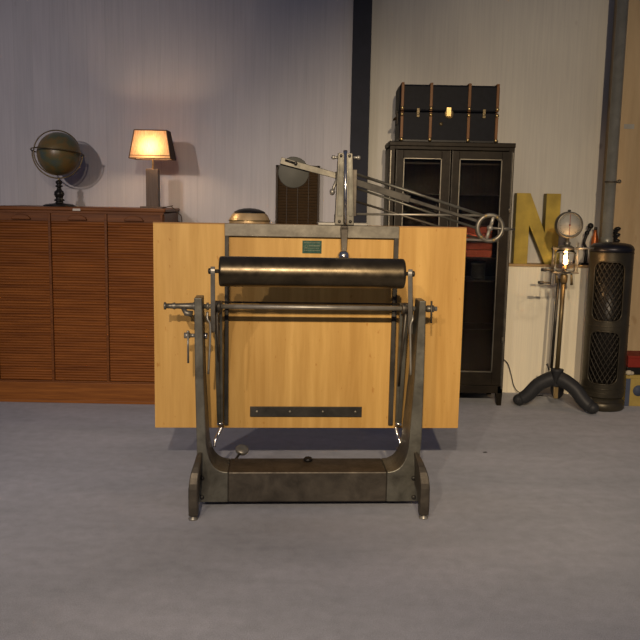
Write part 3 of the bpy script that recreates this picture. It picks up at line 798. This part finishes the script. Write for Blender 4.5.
MB().torus((pxx, PYO, pc.z), pr + 0.002, 0.005, (0, 0, 1), 30, 6).tube([(pxx + pr, PYO, pc.z), (pc.x + 0.012, PYO, pc.z + 0.004)], 0.009, 8).sphere((pc.x + 0.012, PYO, pc.z + 0.004), 0.014, 10).build('pipe_clamp', M['iron'], t)

# ------------------------------------------------------------ tools and bits behind the stove, on the ledge
YB = YW + 0.03
pts = [PT(585, 262, YB), PT(586.5, 250, YB), PT(584, 243, YB), PT(587, 234, YB), PT(590.5, 226, YB)]
pts[0].z = zl + 0.012
o = MB().tube(curve_pts(pts, 6), [0.012] * 5 + [0.010] * 20, 10).sphere(PT(590.5, 226, YB), 0.022, 12).sphere(PT(587, 233, YB), 0.018, 10).box((pts[0].x - 0.035, YB - 0.03, zl), (pts[0].x + 0.035, YB + 0.03, zl + 0.014)).build('iron_tool', M['black'])
tag(o, 'curved black cast iron tool leaning upright on the ledge next to the gauge lamp', 'tool')
a = PT(595, 238, YB); 
t = thing('copper_flask', 'slim copper-red flask on the ledge beside the stove pipe', 'flask', (a.x, YB, zl))
hh = PT(595, 230, YB).z - zl
MB().lathe([(0.022, 0), (0.024, 0.01), (0.024, hh * 0.75), (0.012, hh * 0.92), (0.010, hh)], (0, 0, 0), 20).build('body', M['orange'], t)
MB().lathe([(0.011, hh), (0.011, hh + 0.02)], (0, 0, 0), 16).build('stopper', M['iron_dark'], t)
a = PT(617, 245, YW - 0.1); zt_ = PT(617, 228, YW - 0.1).z
o = MB().tube([(a.x, YW - 0.06, 0.0), (a.x, YW - 0.06, zt_)], 0.012, 10)
for k in range(5):
    z = zt_ - 0.005 - 0.042 * k
    o.sphere((a.x + 0.012, YW - 0.06, z), 0.019, 10, (1.2, 1, 0.7)).sphere((a.x - 0.02, YW - 0.06, z - 0.02), 0.015, 8)
o = o.box((a.x - 0.06, YW - 0.11, 0), (a.x + 0.06, YW - 0.012, 0.02)).build('iron_stake', M['black'])
tag(o, 'knobbly black iron post standing against the plywood wall behind the stove', 'post')
# small grey sticker on the plywood
A = PT(624, 124, YW - 0.005); B = PT(634, 129, YW - 0.005)
o = MB().box((A.x, YW - 0.0065, B.z), (B.x, YW - 0.005, A.z)).build('sticker', M['dial']); tag(o, 'small pale sticker high on the plywood wall', 'sticker')

# floor boxes right of the stove
YX = 5.52
A = PT(625, 397, YX); B = PT(628, 373.5, YX)
t = thing('printed_carton', 'yellow carton with a dark blue printed emblem on the floor right of the stove', 'box', (A.x, YX, 0))
H1 = PT(632, 375, YX).z
MB().box((0, 0, 0), (0.26, 0.22, H1 - 0.025)).build('body', M['carton'], t, 0.003)
MB().box((-0.003, -0.003, H1 - 0.025), (0.263, 0.223, H1)).build('lid', M['carton'], t, 0.003)
MB().box((-0.0008, -0.0012, 0.0), (0.030, -0.0002, H1 - 0.026)).lathe([(0.038, 0), (0.038, 0.0012)], (0.088, -0.0002, H1 * 0.5), 28, (0, -1, 0)).build('print', M['blue'], t)
A2 = PT(627, 373, YX)
o = MB().box((A.x + 0.005, YX + 0.01, H1), (A.x + 0.26, YX + 0.2, PT(632, 367.5, YX).z)).build('flat_case', M['black'], bevel=0.004)
tag(o, 'flat black case between the yellow carton and the red crate', 'case')
a = PT(629, 371, YX - 0.01)
o = MB().sphere((a.x, YX - 0.01, H1 + 0.0175), 0.0175, 12, (1.4, 1, 1)).sphere((a.x + 0.02, YX - 0.005, H1 + 0.014), 0.014, 12, (1.3, 1, 1)).build('cloth_wad', M['porcelain']); tag(o, 'small off-white wad of cloth on the edge of the yellow carton', 'cloth')
zr0 = PT(632, 367.5, YX).z; zr1 = PT(632, 356, YX).z
t = thing('red_crate', 'red painted crate on top of the flat black case beside the stove', 'crate', (A.x + 0.0, YX + 0.0, zr0))
MB().box((0.005, 0, 0), (0.26, 0.2, zr1 - zr0)).build('body', M['red'], t, 0.004)
MB().box((0.0, -0.005, (zr1 - zr0) * 0.82), (0.265, 0.205, (zr1 - zr0) + 0.001)).build('rim', M['red'], t, 0.003)

# thin cable on the floor by the cabinet
cp = [PT(503.5, 359, 5.83), PT(508, 364, 5.83), PT(511, 374, 5.83), PT(514, 386, 5.83)]
p2 = PT(520, 393, 5.8)
cp += [Vector((p2.x - 0.01, 5.80, 0.02)), Vector((p2.x + 0.06, 5.77, 0.004)), Vector((p2.x + 0.16, 5.78, 0.004))]
o = MB().tube(curve_pts(cp, 8), 0.003, 6).build('wall_cable', M['cable']); tag(o, 'thin black cable trailing from behind the steel cabinet to the floor', 'cable')
a = PT(485, 452.5, 4.17)
d0 = ray(485, 452.5); tt = -CAMP.z / d0.z; a = CAMP + d0 * tt
o = MB()._add([(a.x - 0.012, a.y - 0.006, 0.0), (a.x + 0.012, a.y - 0.003, 0.0), (a.x + 0.010, a.y + 0.008, 0.0), (a.x - 0.008, a.y + 0.008, 0.0), (a.x - 0.01, a.y - 0.003, 0.004), (a.x + 0.009, a.y, 0.005), (a.x + 0.006, a.y + 0.006, 0.004), (a.x - 0.006, a.y + 0.005, 0.003)], [(0, 1, 2, 3), (4, 5, 6, 7), (0, 1, 5, 4), (1, 2, 6, 5), (2, 3, 7, 6), (3, 0, 4, 7)]).build('floor_crumb', M['iron_dark'])
tag(o, 'tiny dark crumb of debris alone on the open carpet', 'debris')

# ------------------------------------------------------------ the drafting table
T = thing('drafting_table', 'industrial cast iron drafting table with an upright pale wooden board, seen from behind', 'drafting table', tuple(MLOC), MROT)
FRT = -0.10
def Q(px, py, yl=FRT): p = LP(px, py, yl); return (p.x, p.z)
zbm0 = (Q(260, 502)[1] + Q(360, 502)[1]) / 2; zbm0 = max(zbm0, 0.02)
zbm1 = (Q(260, 472)[1] + Q(360, 472)[1]) / 2
xL, xR = Q(228, 480)[0], Q(387, 480)[0]
cxm = (Q(197, 490)[0] + Q(418, 490)[0]) / 2
# centre beam
MB().box((xL, FRT, zbm0), (xR, 0.10, zbm1)).build('base_beam', M['iron'], T, 0.006)
for s, pxs in ((-1, dict(out=(194, 195, 196.5, 197), inn=(202.0, 203.6, 206.0, 211, 218, 227.5))), (1, dict(out=(426.3, 424.0, 421.8, 418.5), inn=(419.6, 414.5, 409.6, 405, 398, 387.5)))):
    o0, o1, o2, o3 = pxs['out']; i0, i1, i2, i3, i4, i5 = pxs['inn']
    yt = 298 if s < 0 else 301
    P = [Q(o3, 500), Q(o3, 470), Q(o2, 440), Q(o1, 380), Q(o0, yt), Q(i0, yt), Q(i1, 380), Q(i2, 436)]
    # concave fillet into the beam
    p0 = Vector(Q(i2, 436)); p3 = Vector((xL if s < 0 else xR, zbm1))
    c1 = Vector((p0.x - 0.0, zbm1 + 0.03)); c2 = Vector((p0.x - s * 0.045, zbm1))
    for k in range(1, 13):
        u = k / 12; v = 1 - u
        pp = p0 * v ** 3 + c1 * 3 * v * v * u + c2 * 3 * v * u * u + p3 * u ** 3
        P.append((pp.x, pp.y))
    P.append((p3.x, zbm0)); P[0] = (P[0][0], zbm0)
    # fore-and-aft taper towards the top
    mb = MB(); mb.prism(P, 'Y', FRT, 0.10)
    for v in mb.v:
        tz = min(max((v.z - 0.3) / 0.6, 0), 1)
        v.y = FRT + (v.y - FRT) * (1 - 0.45 * tz)
    fr_ = mb.build('side_frame', M['iron_mid'], T, 0.004)
    MB().lathe([(0.010, 0), (0.010, 0.006), (0.004, 0.009)], (Q(o3 - s * 5, 478)[0], FRT, Q(o3, 478)[1]), 10, (0, -1, 0)).build('bolt', M['iron_dark'], fr_)
    MB().lathe([(0.010, 0), (0.010, 0.006), (0.004, 0.009)], (Q(o3 - s * 5, 497)[0], FRT, Q(o3, 497)[1]), 10, (0, -1, 0)).build('bolt', M['iron_dark'], fr_)
    # foot: curved plate in the fore-and-aft plane
    xf = Q(188.3 if s < 0 else 429.5, 500, -0.24)[0]; xg = Q(197 if s < 0 else 421, 500, -0.24)[0]
    zt = Q(200, 452, -0.10)[1]
    half_ = [(-0.240, 0.018), (-0.246, 0.06), (-0.246, 0.14), (-0.243, 0.165), (-0.236, 0.190), (-0.224, 0.212), (-0.206, 0.232), (-0.182, 0.249), (-0.150, 0.262), (-0.112, zt)]
    half_ = [(y_, z_ if z_ <= 0.14 or z_ == zt else 0.14 + (z_ - 0.14) * (zt - 0.14) / 0.13) for y_, z_ in half_]
    back = [(-y_, z_) for y_, z_ in half_][::-1]
    under = [(0.195, 0.018), (0.19, 0.06), (0.15, 0.10), (0.10, 0.105), (-0.10, 0.105), (-0.15, 0.10), (-0.19, 0.06), (-0.195, 0.018)]
    mb = MB(); mb.prism(half_ + back + under, 'X', xf, xg + (0.004 if s < 0 else -0.004), smooth=False)
    for v in mb.v:
        u = min(max((v.z - 0.15) / (zt - 0.15), 0), 1)
        if abs(v.x - xf) < 1e-6: v.x -= s * 0.032 * u ** 2.2
        else: v.x -= s * 0.008 * u
    mb.build('foot', M['iron'], T, 0.006)
    ft = [o_ for o_ in T.children if o_.name.startswith('foot')][-1]
    for yy in (-0.218, 0.218):
        MB().lathe([(0.020, 0), (0.020, 0.006), (0.012, 0.010), (0.012, 0.020)], ((xf + xg) / 2, yy, 0), 14).build('levelling_pad', M['steel'], ft)

# board (plain panel, slightly darker edge strip on top)
YBd = 0.20
bxl = (Q(153, 223, YBd)[0] + Q(157.3, 428, YBd)[0]) / 2; bxr = (Q(466.8, 228.5, YBd)[0] + Q(456.3, 427.8, YBd)[0]) / 2
bxl -= 0.005; bxr += 0.004; bzt = (Q(153, 222.3, YBd)[1] + Q(466.8, 227.6, YBd)[1]) / 2; bzb = (Q(157.3, 428, YBd)[1] + Q(456.3, 427.8, YBd)[1]) / 2
BD = MB().box((bxl, YBd, bzb), (bxr, YBd + 0.026, bzt)).build('drawing_board', M['board'], T, 0.001)
MB().box((bxl, YBd - 0.0008, bzt - 0.004), (bxr, YBd + 0.0268, bzt + 0.0015)).build('top_edge', M['board_edge'], BD)
a = Q(250, 406.8, YBd - 0.01); b_ = Q(361.7, 417.2, YBd - 0.01)
bt_ = MB().box((a[0], YBd - 0.008, b_[1]), (b_[0], YBd - 0.0002, a[1])).build('batten', M['iron_dark'], BD, 0.001, label='dark steel strip screwed near the bottom edge')
for p in (257, 290, 323, 355.5):
    q_ = Q(p, 412, YBd - 0.01)
    MB().lathe([(0.008, 0), (0.007, 0.002), (0.003, 0.003)], (q_[0], YBd - 0.008, (a[1] + b_[1]) / 2), 12, (0, -1, 0)).build('screw', M['iron_light'], bt_)
# maker's plate
a = Q(302.5, 240.5, YBd - 0.005); b_ = Q(321.5, 253.5, YBd - 0.005)
pl = MB().box((a[0], YBd - 0.003, b_[1]), (b_[0], YBd - 0.0002, a[1])).build('maker_plate', M['green'], BD, label='small green metal plate')
mb = MB(); ww = b_[0] - a[0]; hh = a[1] - b_[1]
rnd = random.Random(3)
for ln, (zf_, hgt) in enumerate(((0.80, 0.07), (0.55, 0.10), (0.38, 0.05), (0.20, 0.06))):
    x = a[0] + ww * (0.08 + 0.25 * (ln == 1)); 
    while x < b_[0] - ww * 0.12:
        w_ = ww * rnd.uniform(0.03, 0.09)
        mb.box((x, YBd - 0.0038, b_[1] + hh * zf_), (min(x + w_, b_[0] - ww * 0.08), YBd - 0.0029, b_[1] + hh * (zf_ + hgt))); x += w_ + ww * 0.02
mb.torus((a[0] + ww * 0.2, YBd - 0.003, b_[1] + hh * 0.55), ww * 0.07, 0.0012, (0, 1, 0), 16, 5)
mb.build('engraved_marks', M['green_lt'], pl)
# steel frame on the back of the board
YF = YBd - 0.022
fzt = (Q(224, 223.8, YF)[1] + Q(399, 226, YF)[1]) / 2; fzb = (Q(224, 235.7, YF)[1] + Q(399, 239, YF)[1]) / 2
fxl = Q(224.5, 230, YF)[0]; fxr = Q(399.5, 230, YF)[0]
FR = MB().box((fxl, YF, fzb), (fxr, YBd - 0.0002, fzt)).build('board_frame', M['iron_light'], T, 0.002)
za = Q(226, 425, YF)[1]
MB().box((fxl + 0.001, YF + 0.002, za), (fxl + 0.019, YBd - 0.0002, fzb)).build('frame_upright', M['iron_dark'], FR, 0.001)
MB().box((fxr - 0.022, YF + 0.002, za), (fxr - 0.001, YBd - 0.0002, fzb)).build('frame_upright', M['iron_dark'], FR, 0.001)
MB().box((Q(318, 222, YF)[0], YF - 0.006, fzt), (Q(367.5, 222, YF)[0], YBd + 0.07, fzt + 0.012)).build('mounting_plate', M['steel'], FR, 0.002)

# shaft with its handles
ShZ = (Q(230, 307, 0)[1] + Q(400, 308, 0)[1]) / 2
def X0(px, yl=0.0, py=307): return LP(px, py, yl).x
MB().tube([(X0(190), 0, ShZ), (X0(437), 0, ShZ)], 0.0105, 16).build('cross_shaft', M['steel'], T)
# thinner rod just behind the shaft
MB().tube([(X0(214, 0.06), 0.06, ShZ + 0.012), (X0(405, 0.06), 0.06, ShZ + 0.012)], 0.004, 8).build('tie_rod', M['iron_dark'], T)
lh = MB().lathe([(0.016, 0), (0.017, 0.008), (0.011, 0.011), (0.012, 0.035), (0.016, 0.045), (0.012, 0.052), (0.014, 0.10), (0.016, 0.125), (0.020, 0.13), (0.020, 0.142)], (X0(164), 0, ShZ), 18, (1, 0, 0))
lh.build('clamp_handle', M['iron_light'], T)
pz = Q(189, 313, -0.02)[1]
MB().tube([(X0(183), -0.01, ShZ - 0.008), (X0(186.5), -0.02, pz), (X0(193), -0.02, pz - 0.005)], [0.008, 0.013, 0.015], 10).build('clamp_wing', M['iron_light'], T)
for pxa in (206.5, 417):
    MB().lathe([(0.017, 0), (0.017, 0.010)], (X0(pxa) - (0.005 if pxa > 300 else 0), 0, ShZ), 6, (1, 0, 0)).build('shaft_nut', M['steel'], T)
rh = MB().lathe([(0.012, 0), (0.016, 0.004), (0.016, 0.034), (0.010, 0.038)], (X0(426), 0, ShZ), 18, (1, 0, 0)).build('end_knob', M['iron_light'], T)
MB().tube([(X0(430.5), -0.018, Q(430, 301, -0.018)[1]), (X0(431), -0.018, Q(431, 323, -0.018)[1])], 0.0045, 8).build('tommy_bar', M['iron'], rh)
# second clamp bolt, left
bz_ = Q(195, 335.5, -0.02)[1]
cb = MB().lathe([(0.013, 0), (0.013, 0.026), (0.009, 0.027), (0.009, 0.046), (0.018, 0.048), (0.018, 0.058)], (X0(184, -0.02), -0.02, bz_), 18, (1, 0, 0)).build('clamp_bolt', M['steel'], T)
xx = X0(188.3, -0.02)
MB().tube([(xx, -0.036, bz_ + 0.016), (xx, -0.036, Q(188, 363, -0.036)[1])], 0.0045, 8).sphere((xx, -0.036, bz_ + 0.018), 0.007, 10).build('tommy_bar', M['steel'], cb)
MB().lathe([(0.010, 0), (0.015, 0.004), (0.015, 0.014), (0.008, 0.02)], (X0(203.5, -0.02), -0.02, bz_), 16, (1, 0, 0)).build('inner_knob', M['chrome'], T)

# roller arms, roller
YRo = -0.20
Rz = (Q(225, 271.5, YRo)[1] + Q(400, 273.5, YRo)[1]) / 2
rxl = LP(219.3, 271, YRo).x; rxr = LP(404, 274, YRo).x
rr = 15.1 / F * 3.42
MB().lathe([(rr * 0.90, 0), (rr * 0.985, 0.004), (rr, 0.012), (rr, rxr - rxl - 0.012), (rr * 0.985, rxr - rxl - 0.004), (rr * 0.9, rxr - rxl)], (rxl, YRo, Rz), 56, (1, 0, 0)).build('counterweight_roller', M['roller'], T)
MB().tube([(LP(209.5, 271, YRo).x, YRo, Rz), (LP(413.5, 274, YRo).x, YRo, Rz)], 0.008, 12).build('roller_axle', M['iron'], T)
def flatbar(p0, p1, x0_, x1_, w, w1=None, name='bar', mat=None, parent=T, ends=True):
    """a flat bar lying in the fore-and-aft plane; p0, p1 = (y, z)"""
    p0 = Vector(p0); p1 = Vector(p1); d = (p1 - p0).normalized(); n = Vector((-d.y, d.x)); w1 = w1 or w
    pts = []
    base_a = math.atan2(d.y, d.x)
    for k in range(9):
        a_ = base_a + PI / 2 + PI * k / 8; pts.append((p0.x + w * math.cos(a_), p0.y + w * math.sin(a_)))
    for k in range(9):
        a_ = base_a - PI / 2 + PI * k / 8; pts.append((p1.x + w1 * math.cos(a_), p1.y + w1 * math.sin(a_)))
    return MB().prism(pts, 'X', x0_, x1_).build(name, mat, parent, 0.0015)
for s, pa, pb in ((-1, 210.5, 215.0), (1, 408.3, 412.6)):
    xa = LP(pa, 271, YRo).x; xb = LP(pb, 271, YRo).x
    xa2 = LP(pa + (0.3 if s < 0 else 0.8), 318, 0.0).x; xb2 = LP(pb + (0.3 if s < 0 else 0.8), 318, 0.0).x
    ra = flatbar((YRo, Rz), (0.0, ShZ - 0.09), 0, 1, 0.019, 0.026, 'roller_arm', M['steel'])
    for v in ra.data.vertices:
        u = (v.co.y - YRo) / 0.2
        v.co.x = (xa + (xa2 - xa) * u) if v.co.x < 0.5 else (xb + (xb2 - xb) * u)
    e = xa if s < 0 else xb
    MB().lathe([(0.012, 0), (0.012, 0.008), (0.006, 0.010)], (e, YRo, Rz), 6, (s, 0, 0)).build('axle_nut', M['iron_dark'], T)
    # arm from the shaft to the foot of the board frame
    xm_ = LP(218 if s < 0 else 402.5, 330, 0.05).x; xe = LP(220.5 if s < 0 else 397, 425, YF).x
    zlow = Q(220, 424, 0.15)[1]
    mb = MB()
    x_out = 0.030
    for (xa_, xb_, dy, hw, th) in ((xm_ + s * 0.006, xe + s * 0.005, 0.0, 0.024, 0.0085), (xm_ - s * 0.013, xe - s * 0.007, 0.03, 0.018, 0.0065)):
        vs_ = []
        for (xx_, yy_, zz_) in ((xa_, 0.0 + dy, ShZ + 0.02), (xb_, 0.15, zlow)):
            for (q1, q2) in ((-1, -1), (1, -1), (1, 1), (-1, 1)):
                vs_.append((xx_ + q1 * th, yy_ + q2 * hw * (1 if zz_ > 0.5 else 0.55), zz_))
        mb._add(vs_, [(0, 1, 2, 3), (4, 5, 6, 7), (0, 1, 5, 4), (1, 2, 6, 5), (2, 3, 7, 6), (3, 0, 4, 7)])
    la = mb.build('lift_arm', M['iron_mid'], T, 0.002)
    MB().lathe([(0.024, -0.016), (0.026, -0.012), (0.026, 0.012), (0.024, 0.016)], (xm_ , 0.0, ShZ), 20, (1, 0, 0)).build('arm_boss', M['iron'], la)
    # pull rod with small chromed pin
    MB().tube([(xm_ + s * 0.0, -0.03, ShZ - 0.02), (LP(219 if s < 0 else 398.5, 385, 0.1).x, 0.10, LP(219, 385, 0.1).z)], 0.006, 8).build('pull_rod', M['iron'], la)
    MB().lathe([(0.008, -0.014), (0.008, 0.014)], (xe, 0.140, zlow + 0.004), 12, (1, 0, 0)).build('pivot_pin', M['chrome'], la)
    # chromed hook lever hanging below
    if s < 0: hp = [LP(222, 427, 0.13), LP(218.5, 434, 0.12), LP(215.5, 440, 0.10), LP(214.5, 447, 0.09)]
    else: hp = [LP(395.5, 427, 0.13), LP(397, 434, 0.12), LP(399.5, 441, 0.10), LP(401, 447, 0.09)]
    MB().tube(curve_pts(hp, 6), [0.009] * 6 + [0.008] * 6 + [0.006] * 7, 10).build('foot_lever', M['chrome'], T)
    # thin hooked tool strip beside the leg
    if s < 0: hp = [LP(207.5, 312, -0.07), LP(207.5, 319, -0.08), LP(210.2, 325, -0.08), LP(210.0, 345, -0.08), LP(208.3, 374, -0.08)]
    else: hp = [LP(412.5, 315, -0.07), LP(412.5, 320, -0.08), LP(410.5, 326, -0.08), LP(410.5, 345, -0.08), LP(410.7, 375, -0.08)]
    MB().tube(curve_pts(hp, 6), 0.0048, 8).build('release_strip', M['steel'], T)
    zz_ = ShZ - 0.02

# pedal lever by the left foot and the black knob on the beam
pp = [LP(228, 471, 0.02), LP(231, 466, 0.05), LP(236, 459, 0.13), LP(240, 453, 0.20)]
pp[0].z = zbm1 + 0.001
MB().tube(curve_pts(pp, 6), 0.006, 8).build('pedal_rod', M['iron_dark'], T)
pc = LP(242, 449.5, 0.22)
MB().lathe([(0.010, -0.02), (0.028, -0.012), (0.033, 0.0), (0.028, 0.008), (0.01, 0.012)], (pc.x, pc.y, pc.z), 20, (0.2, -0.55, 1)).build('pedal', M['steel'], T)
kq = LP(308, 461, 0.06)
MB().lathe([(0.008, zbm1 - kq.z), (0.008, -0.006), (0.020, -0.004), (0.022, 0.004), (0.014, 0.012), (0.002, 0.014)], (kq.x, 0.06, kq.z + 0.006), 20).build('lock_knob', M['black'], T)

# drawing-arm post above the board
YP0, YP1 = YF - 0.014, YF + 0.022
def Z(px, py, yl=YF): return LP(px, py, yl).z
def X(px, py=200, yl=YF): return LP(px, py, yl).x
for (tl_, tr_, bl_, br_) in ((338.3, 344.0, 334.8, 343.6), (346.6, 352.6, 346.4, 354.0)):
    pts = [(X(bl_, 225, YP0), Z(345, 225, YP0)), (X(br_, 225, YP0), Z(345, 225, YP0)), (X(tr_, 153, YP0), Z(345, 153, YP0)), (X(tl_, 153, YP0), Z(345, 153, YP0))]
    up_ = MB().prism(pts, 'Y', YP0, YP1).build('post_upright', M['post'], T, 0.002)
    ins = [(pts[0][0] + 0.010, pts[0][1] + 0.04), (pts[1][0] - 0.008, pts[1][1] + 0.04), (pts[2][0] - 0.005, pts[2][1] - 0.02), (pts[3][0] + 0.006, pts[3][1] - 0.02)]
    MB().prism(ins, 'Y', YP0 - 0.004, YP0 + 0.001).build('raised_web', M['iron_mid'], up_, 0.001)
    for (cx_, cz_) in (((pts[0][0] + pts[1][0]) / 2, pts[0][1] + 0.016), ((pts[2][0] + pts[3][0]) / 2, pts[2][1] - 0.012)):
        MB().lathe([(0.007, 0), (0.007, 0.004), (0.003, 0.006)], (cx_, YP0, cz_), 10, (0, -1, 0)).build('bolt', M['iron_dark'], up_)
MB().box((X(343.4), YP1 - 0.004, Z(345, 223)), (X(347.0), YP1 + 0.006, Z(345, 153))).build('post_back', M['iron'], T)
MB().tube([(X(345, 151), YP0 - 0.008, Z(345, 151)), (X(345, 231), YP0 - 0.008, Z(345, 231))], 0.0072, 12).build('guide_rod', M['chrome'], T)
MB().lathe([(0.009, 0), (0.009, 0.010), (0.005, 0.012)], (X(345, 152), YP0 - 0.004, Z(345, 153)), 12).build('rod_cap', M['iron'], T)
for s, p0, p1 in ((-1, 338, 332.5), (1, 352.5, 357.5)):
    z = Z(p0, 157.5)
    MB().tube([(X(p0), YF, z), (X((p0 + p1) / 2), YF, z), (X(p1), YF, z)], [0.006, 0.006, 0.009], 10).sphere((X(p1), YF, z), 0.010, 10).build('thumb_screw', M['steel'], T)
z = Z(332, 192)
MB().tube([(X(337.5), YF + 0.01, Z(336, 178)), (X(334), YF + 0.01, Z(334, 186)), (X(332.5), YF, z)], 0.007, 8).sphere((X(332), YF - 0.004, z), 0.014, 14, (0.9, 1, 1.1)).build('tension_knob', M['steel'], T)
# balance lever with a ball, hanging over the top bar
YH = YF - 0.035
pts = [(X(340.8, 228, YH), Z(344, 227, YH)), (X(348.2, 228, YH), Z(344, 227, YH)), (X(346.6, 252, YH), Z(344, 253, YH)), (X(341.6, 252, YH), Z(344, 253, YH))]
MB().prism(pts, 'Y', YH, YH + 0.020).box((X(341, 228, YH), YH, Z(344, 230, YH)), (X(348, 228, YH), YP0, Z(344, 226, YH))).build('balance_lever', M['iron'], T, 0.002)
MB().sphere((X(343.7, 256, YH), YH + 0.004, Z(343.7, 256.5, YH)), 0.029, 28).lathe([(0.008, 0), (0.007, 0.005), (0.003, 0.006)], (X(343.7, 256, YH), YH - 0.024, Z(343.7, 256.5, YH)), 12, (0, -1, 0)).build('lever_ball', M['chrome'], T)

# counterweight disc and arm, rods and pulley wheel, on the drawing side
YA = YBd + 0.06
def A3(px, py, yl=YA): return LP(px, py, yl)
dc = A3(293.5, 172.5, YA + 0.02)
MB().lathe([(0.068, -0.017), (0.071, -0.014), (0.071, 0.014), (0.068, 0.017)], (dc.x, YA + 0.02, dc.z), 48, (0, 1, 0)).build('counterweight_disc', M['matte'], T, label='dull grey round weight')
def strip(pxs, y0_, y1_, name, mat, w=(6, 6)):
    (xa, ya), (xb, yb) = pxs
    a_ = A3(xa, ya); b2 = A3(xb, yb); d = (b2 - a_).normalized(); n = Vector((-d.z, 0, d.x))
    ha = w[0] / 2 * 4.0 / F; hb = w[1] / 2 * 4.0 / F
    pts = [a_ - n * ha, b2 - n * hb, b2 + n * hb, a_ + n * ha]
    return MB().prism([(p.x, p.z) for p in pts], 'Y', y0_, y1_).build(name, mat, T, 0.002)
wa = strip(((280.5, 160.5), (337, 176)), YA - 0.014, YA - 0.001, 'weight_arm', M['post'], (6.5, 5.5))
sa, sb_ = A3(285, 160.3), A3(296, 163.8)
MB().tube([Vector((sa.x, YA - 0.0145, sa.z)), Vector((sb_.x, YA - 0.0145, sb_.z))], 0.0055, 8).build('slot', M['black'], wa)
q_ = A3(295.5, 163.5)
MB().lathe([(0.009, 0), (0.009, 0.008), (0.003, 0.010)], (q_.x, YA - 0.016, q_.z), 6, (0, -1, 0)).build('clamp_nut', M['iron_dark'], wa)
strip(((337, 176), (410, 199.5)), YA + 0.004, YA + 0.016, 'arm_bar', M['iron_dark'], (6, 7))
strip(((400, 196.5), (478, 221)), YA + 0.017, YA + 0.024, 'arm_extension', M['iron_dark'], (4, 3))
for (a_, b2, r_, mt) in (((353, 173), (487, 217), 0.0068, 'iron_mid'), ((353, 187), (479, 229), 0.0052, 'iron_mid'), ((353, 200.5), (479, 239), 0.0052, 'iron'), ((353, 214), (488, 215.5), 0.0055, 'steel'), ((400, 237), (494, 240.5), 0.0055, 'steel')):
    dy = 0.032
    pa_ = LP(*a_, YA + dy); pb_ = LP(*b2, YA + dy)
    MB().tube([pa_, pb_], r_, 10).build('parallel_rod', M[mt], T)
wc = LP(490, 228, YA + 0.032); wr = 12.5 * 4.0 / F
wh = MB()
wh.lathe([(wr - 0.008, -0.008), (wr + 0.004, -0.010), (wr + 0.006, 0), (wr + 0.004, 0.010), (wr - 0.008, 0.008), (wr - 0.008, -0.008)], (wc.x, wc.y, wc.z), 48, (0, 1, 0))
WH = MB().torus(wc, wr, 0.0105, (0, 1, 0), 48, 10).build('pulley_wheel', M['iron_light'], T, label='spoked grey metal wheel')
for a_ in (75, 255):
    d = Vector((math.cos(math.radians(a_)), 0, math.sin(math.radians(a_))))
    MB().tube([wc + d * 0.008, wc + d * wr], 0.008, 8).build('spoke', M['steel'], WH)
MB().lathe([(0.012, -0.014), (0.014, 0), (0.012, 0.014)], wc, 16, (0, 1, 0)).build('wheel_hub', M['steel'], WH)
for (p, q_) in ((486.5, 215.5), (497.5, 217.0), (481.5, 237), (494.5, 239.5)) and ((486, 216), (497.5, 217.5), (481.5, 237), (494, 240)):
    c_ = LP(p, q_, YA + 0.02)
    MB().sphere((c_.x, YA + 0.024, c_.z), 0.008, 10).build('rivet', M['brass'], WH)
e0 = LP(490, 228, YA + 0.032); e1 = LP(515, 229.5, YA + 0.032)
MB().tube([e0, e0.lerp(e1, 0.45), e0.lerp(e1, 0.5), e0.lerp(e1, 0.75), e0.lerp(e1, 0.8), e1], [0.006, 0.006, 0.009, 0.009, 0.005, 0.004], 10).build('wheel_axle', M['iron_light'], T)
# bracket carrying the rods at the post
MB().box((X(352.5), YP1 - 0.002, Z(353, 216, YA)), (X(357), YA + 0.04, Z(353, 170, YA))).box((X(336), YP1 + 0.0, Z(345, 180, YA)), (X(342), YA - 0.001, Z(345, 172, YA))).box((X(346), YP1 + 0.0, Z(345, 190, YA)), (X(356), YA + 0.004, Z(345, 176, YA))).build('rod_bracket', M['iron'], T, 0.002)
MB().box((X(336), YP1 + 0.002, Z(345, 224)), (X(354), YBd + 0.065, Z(345, 215))).build('post_foot', M['iron'], T, 0.002)
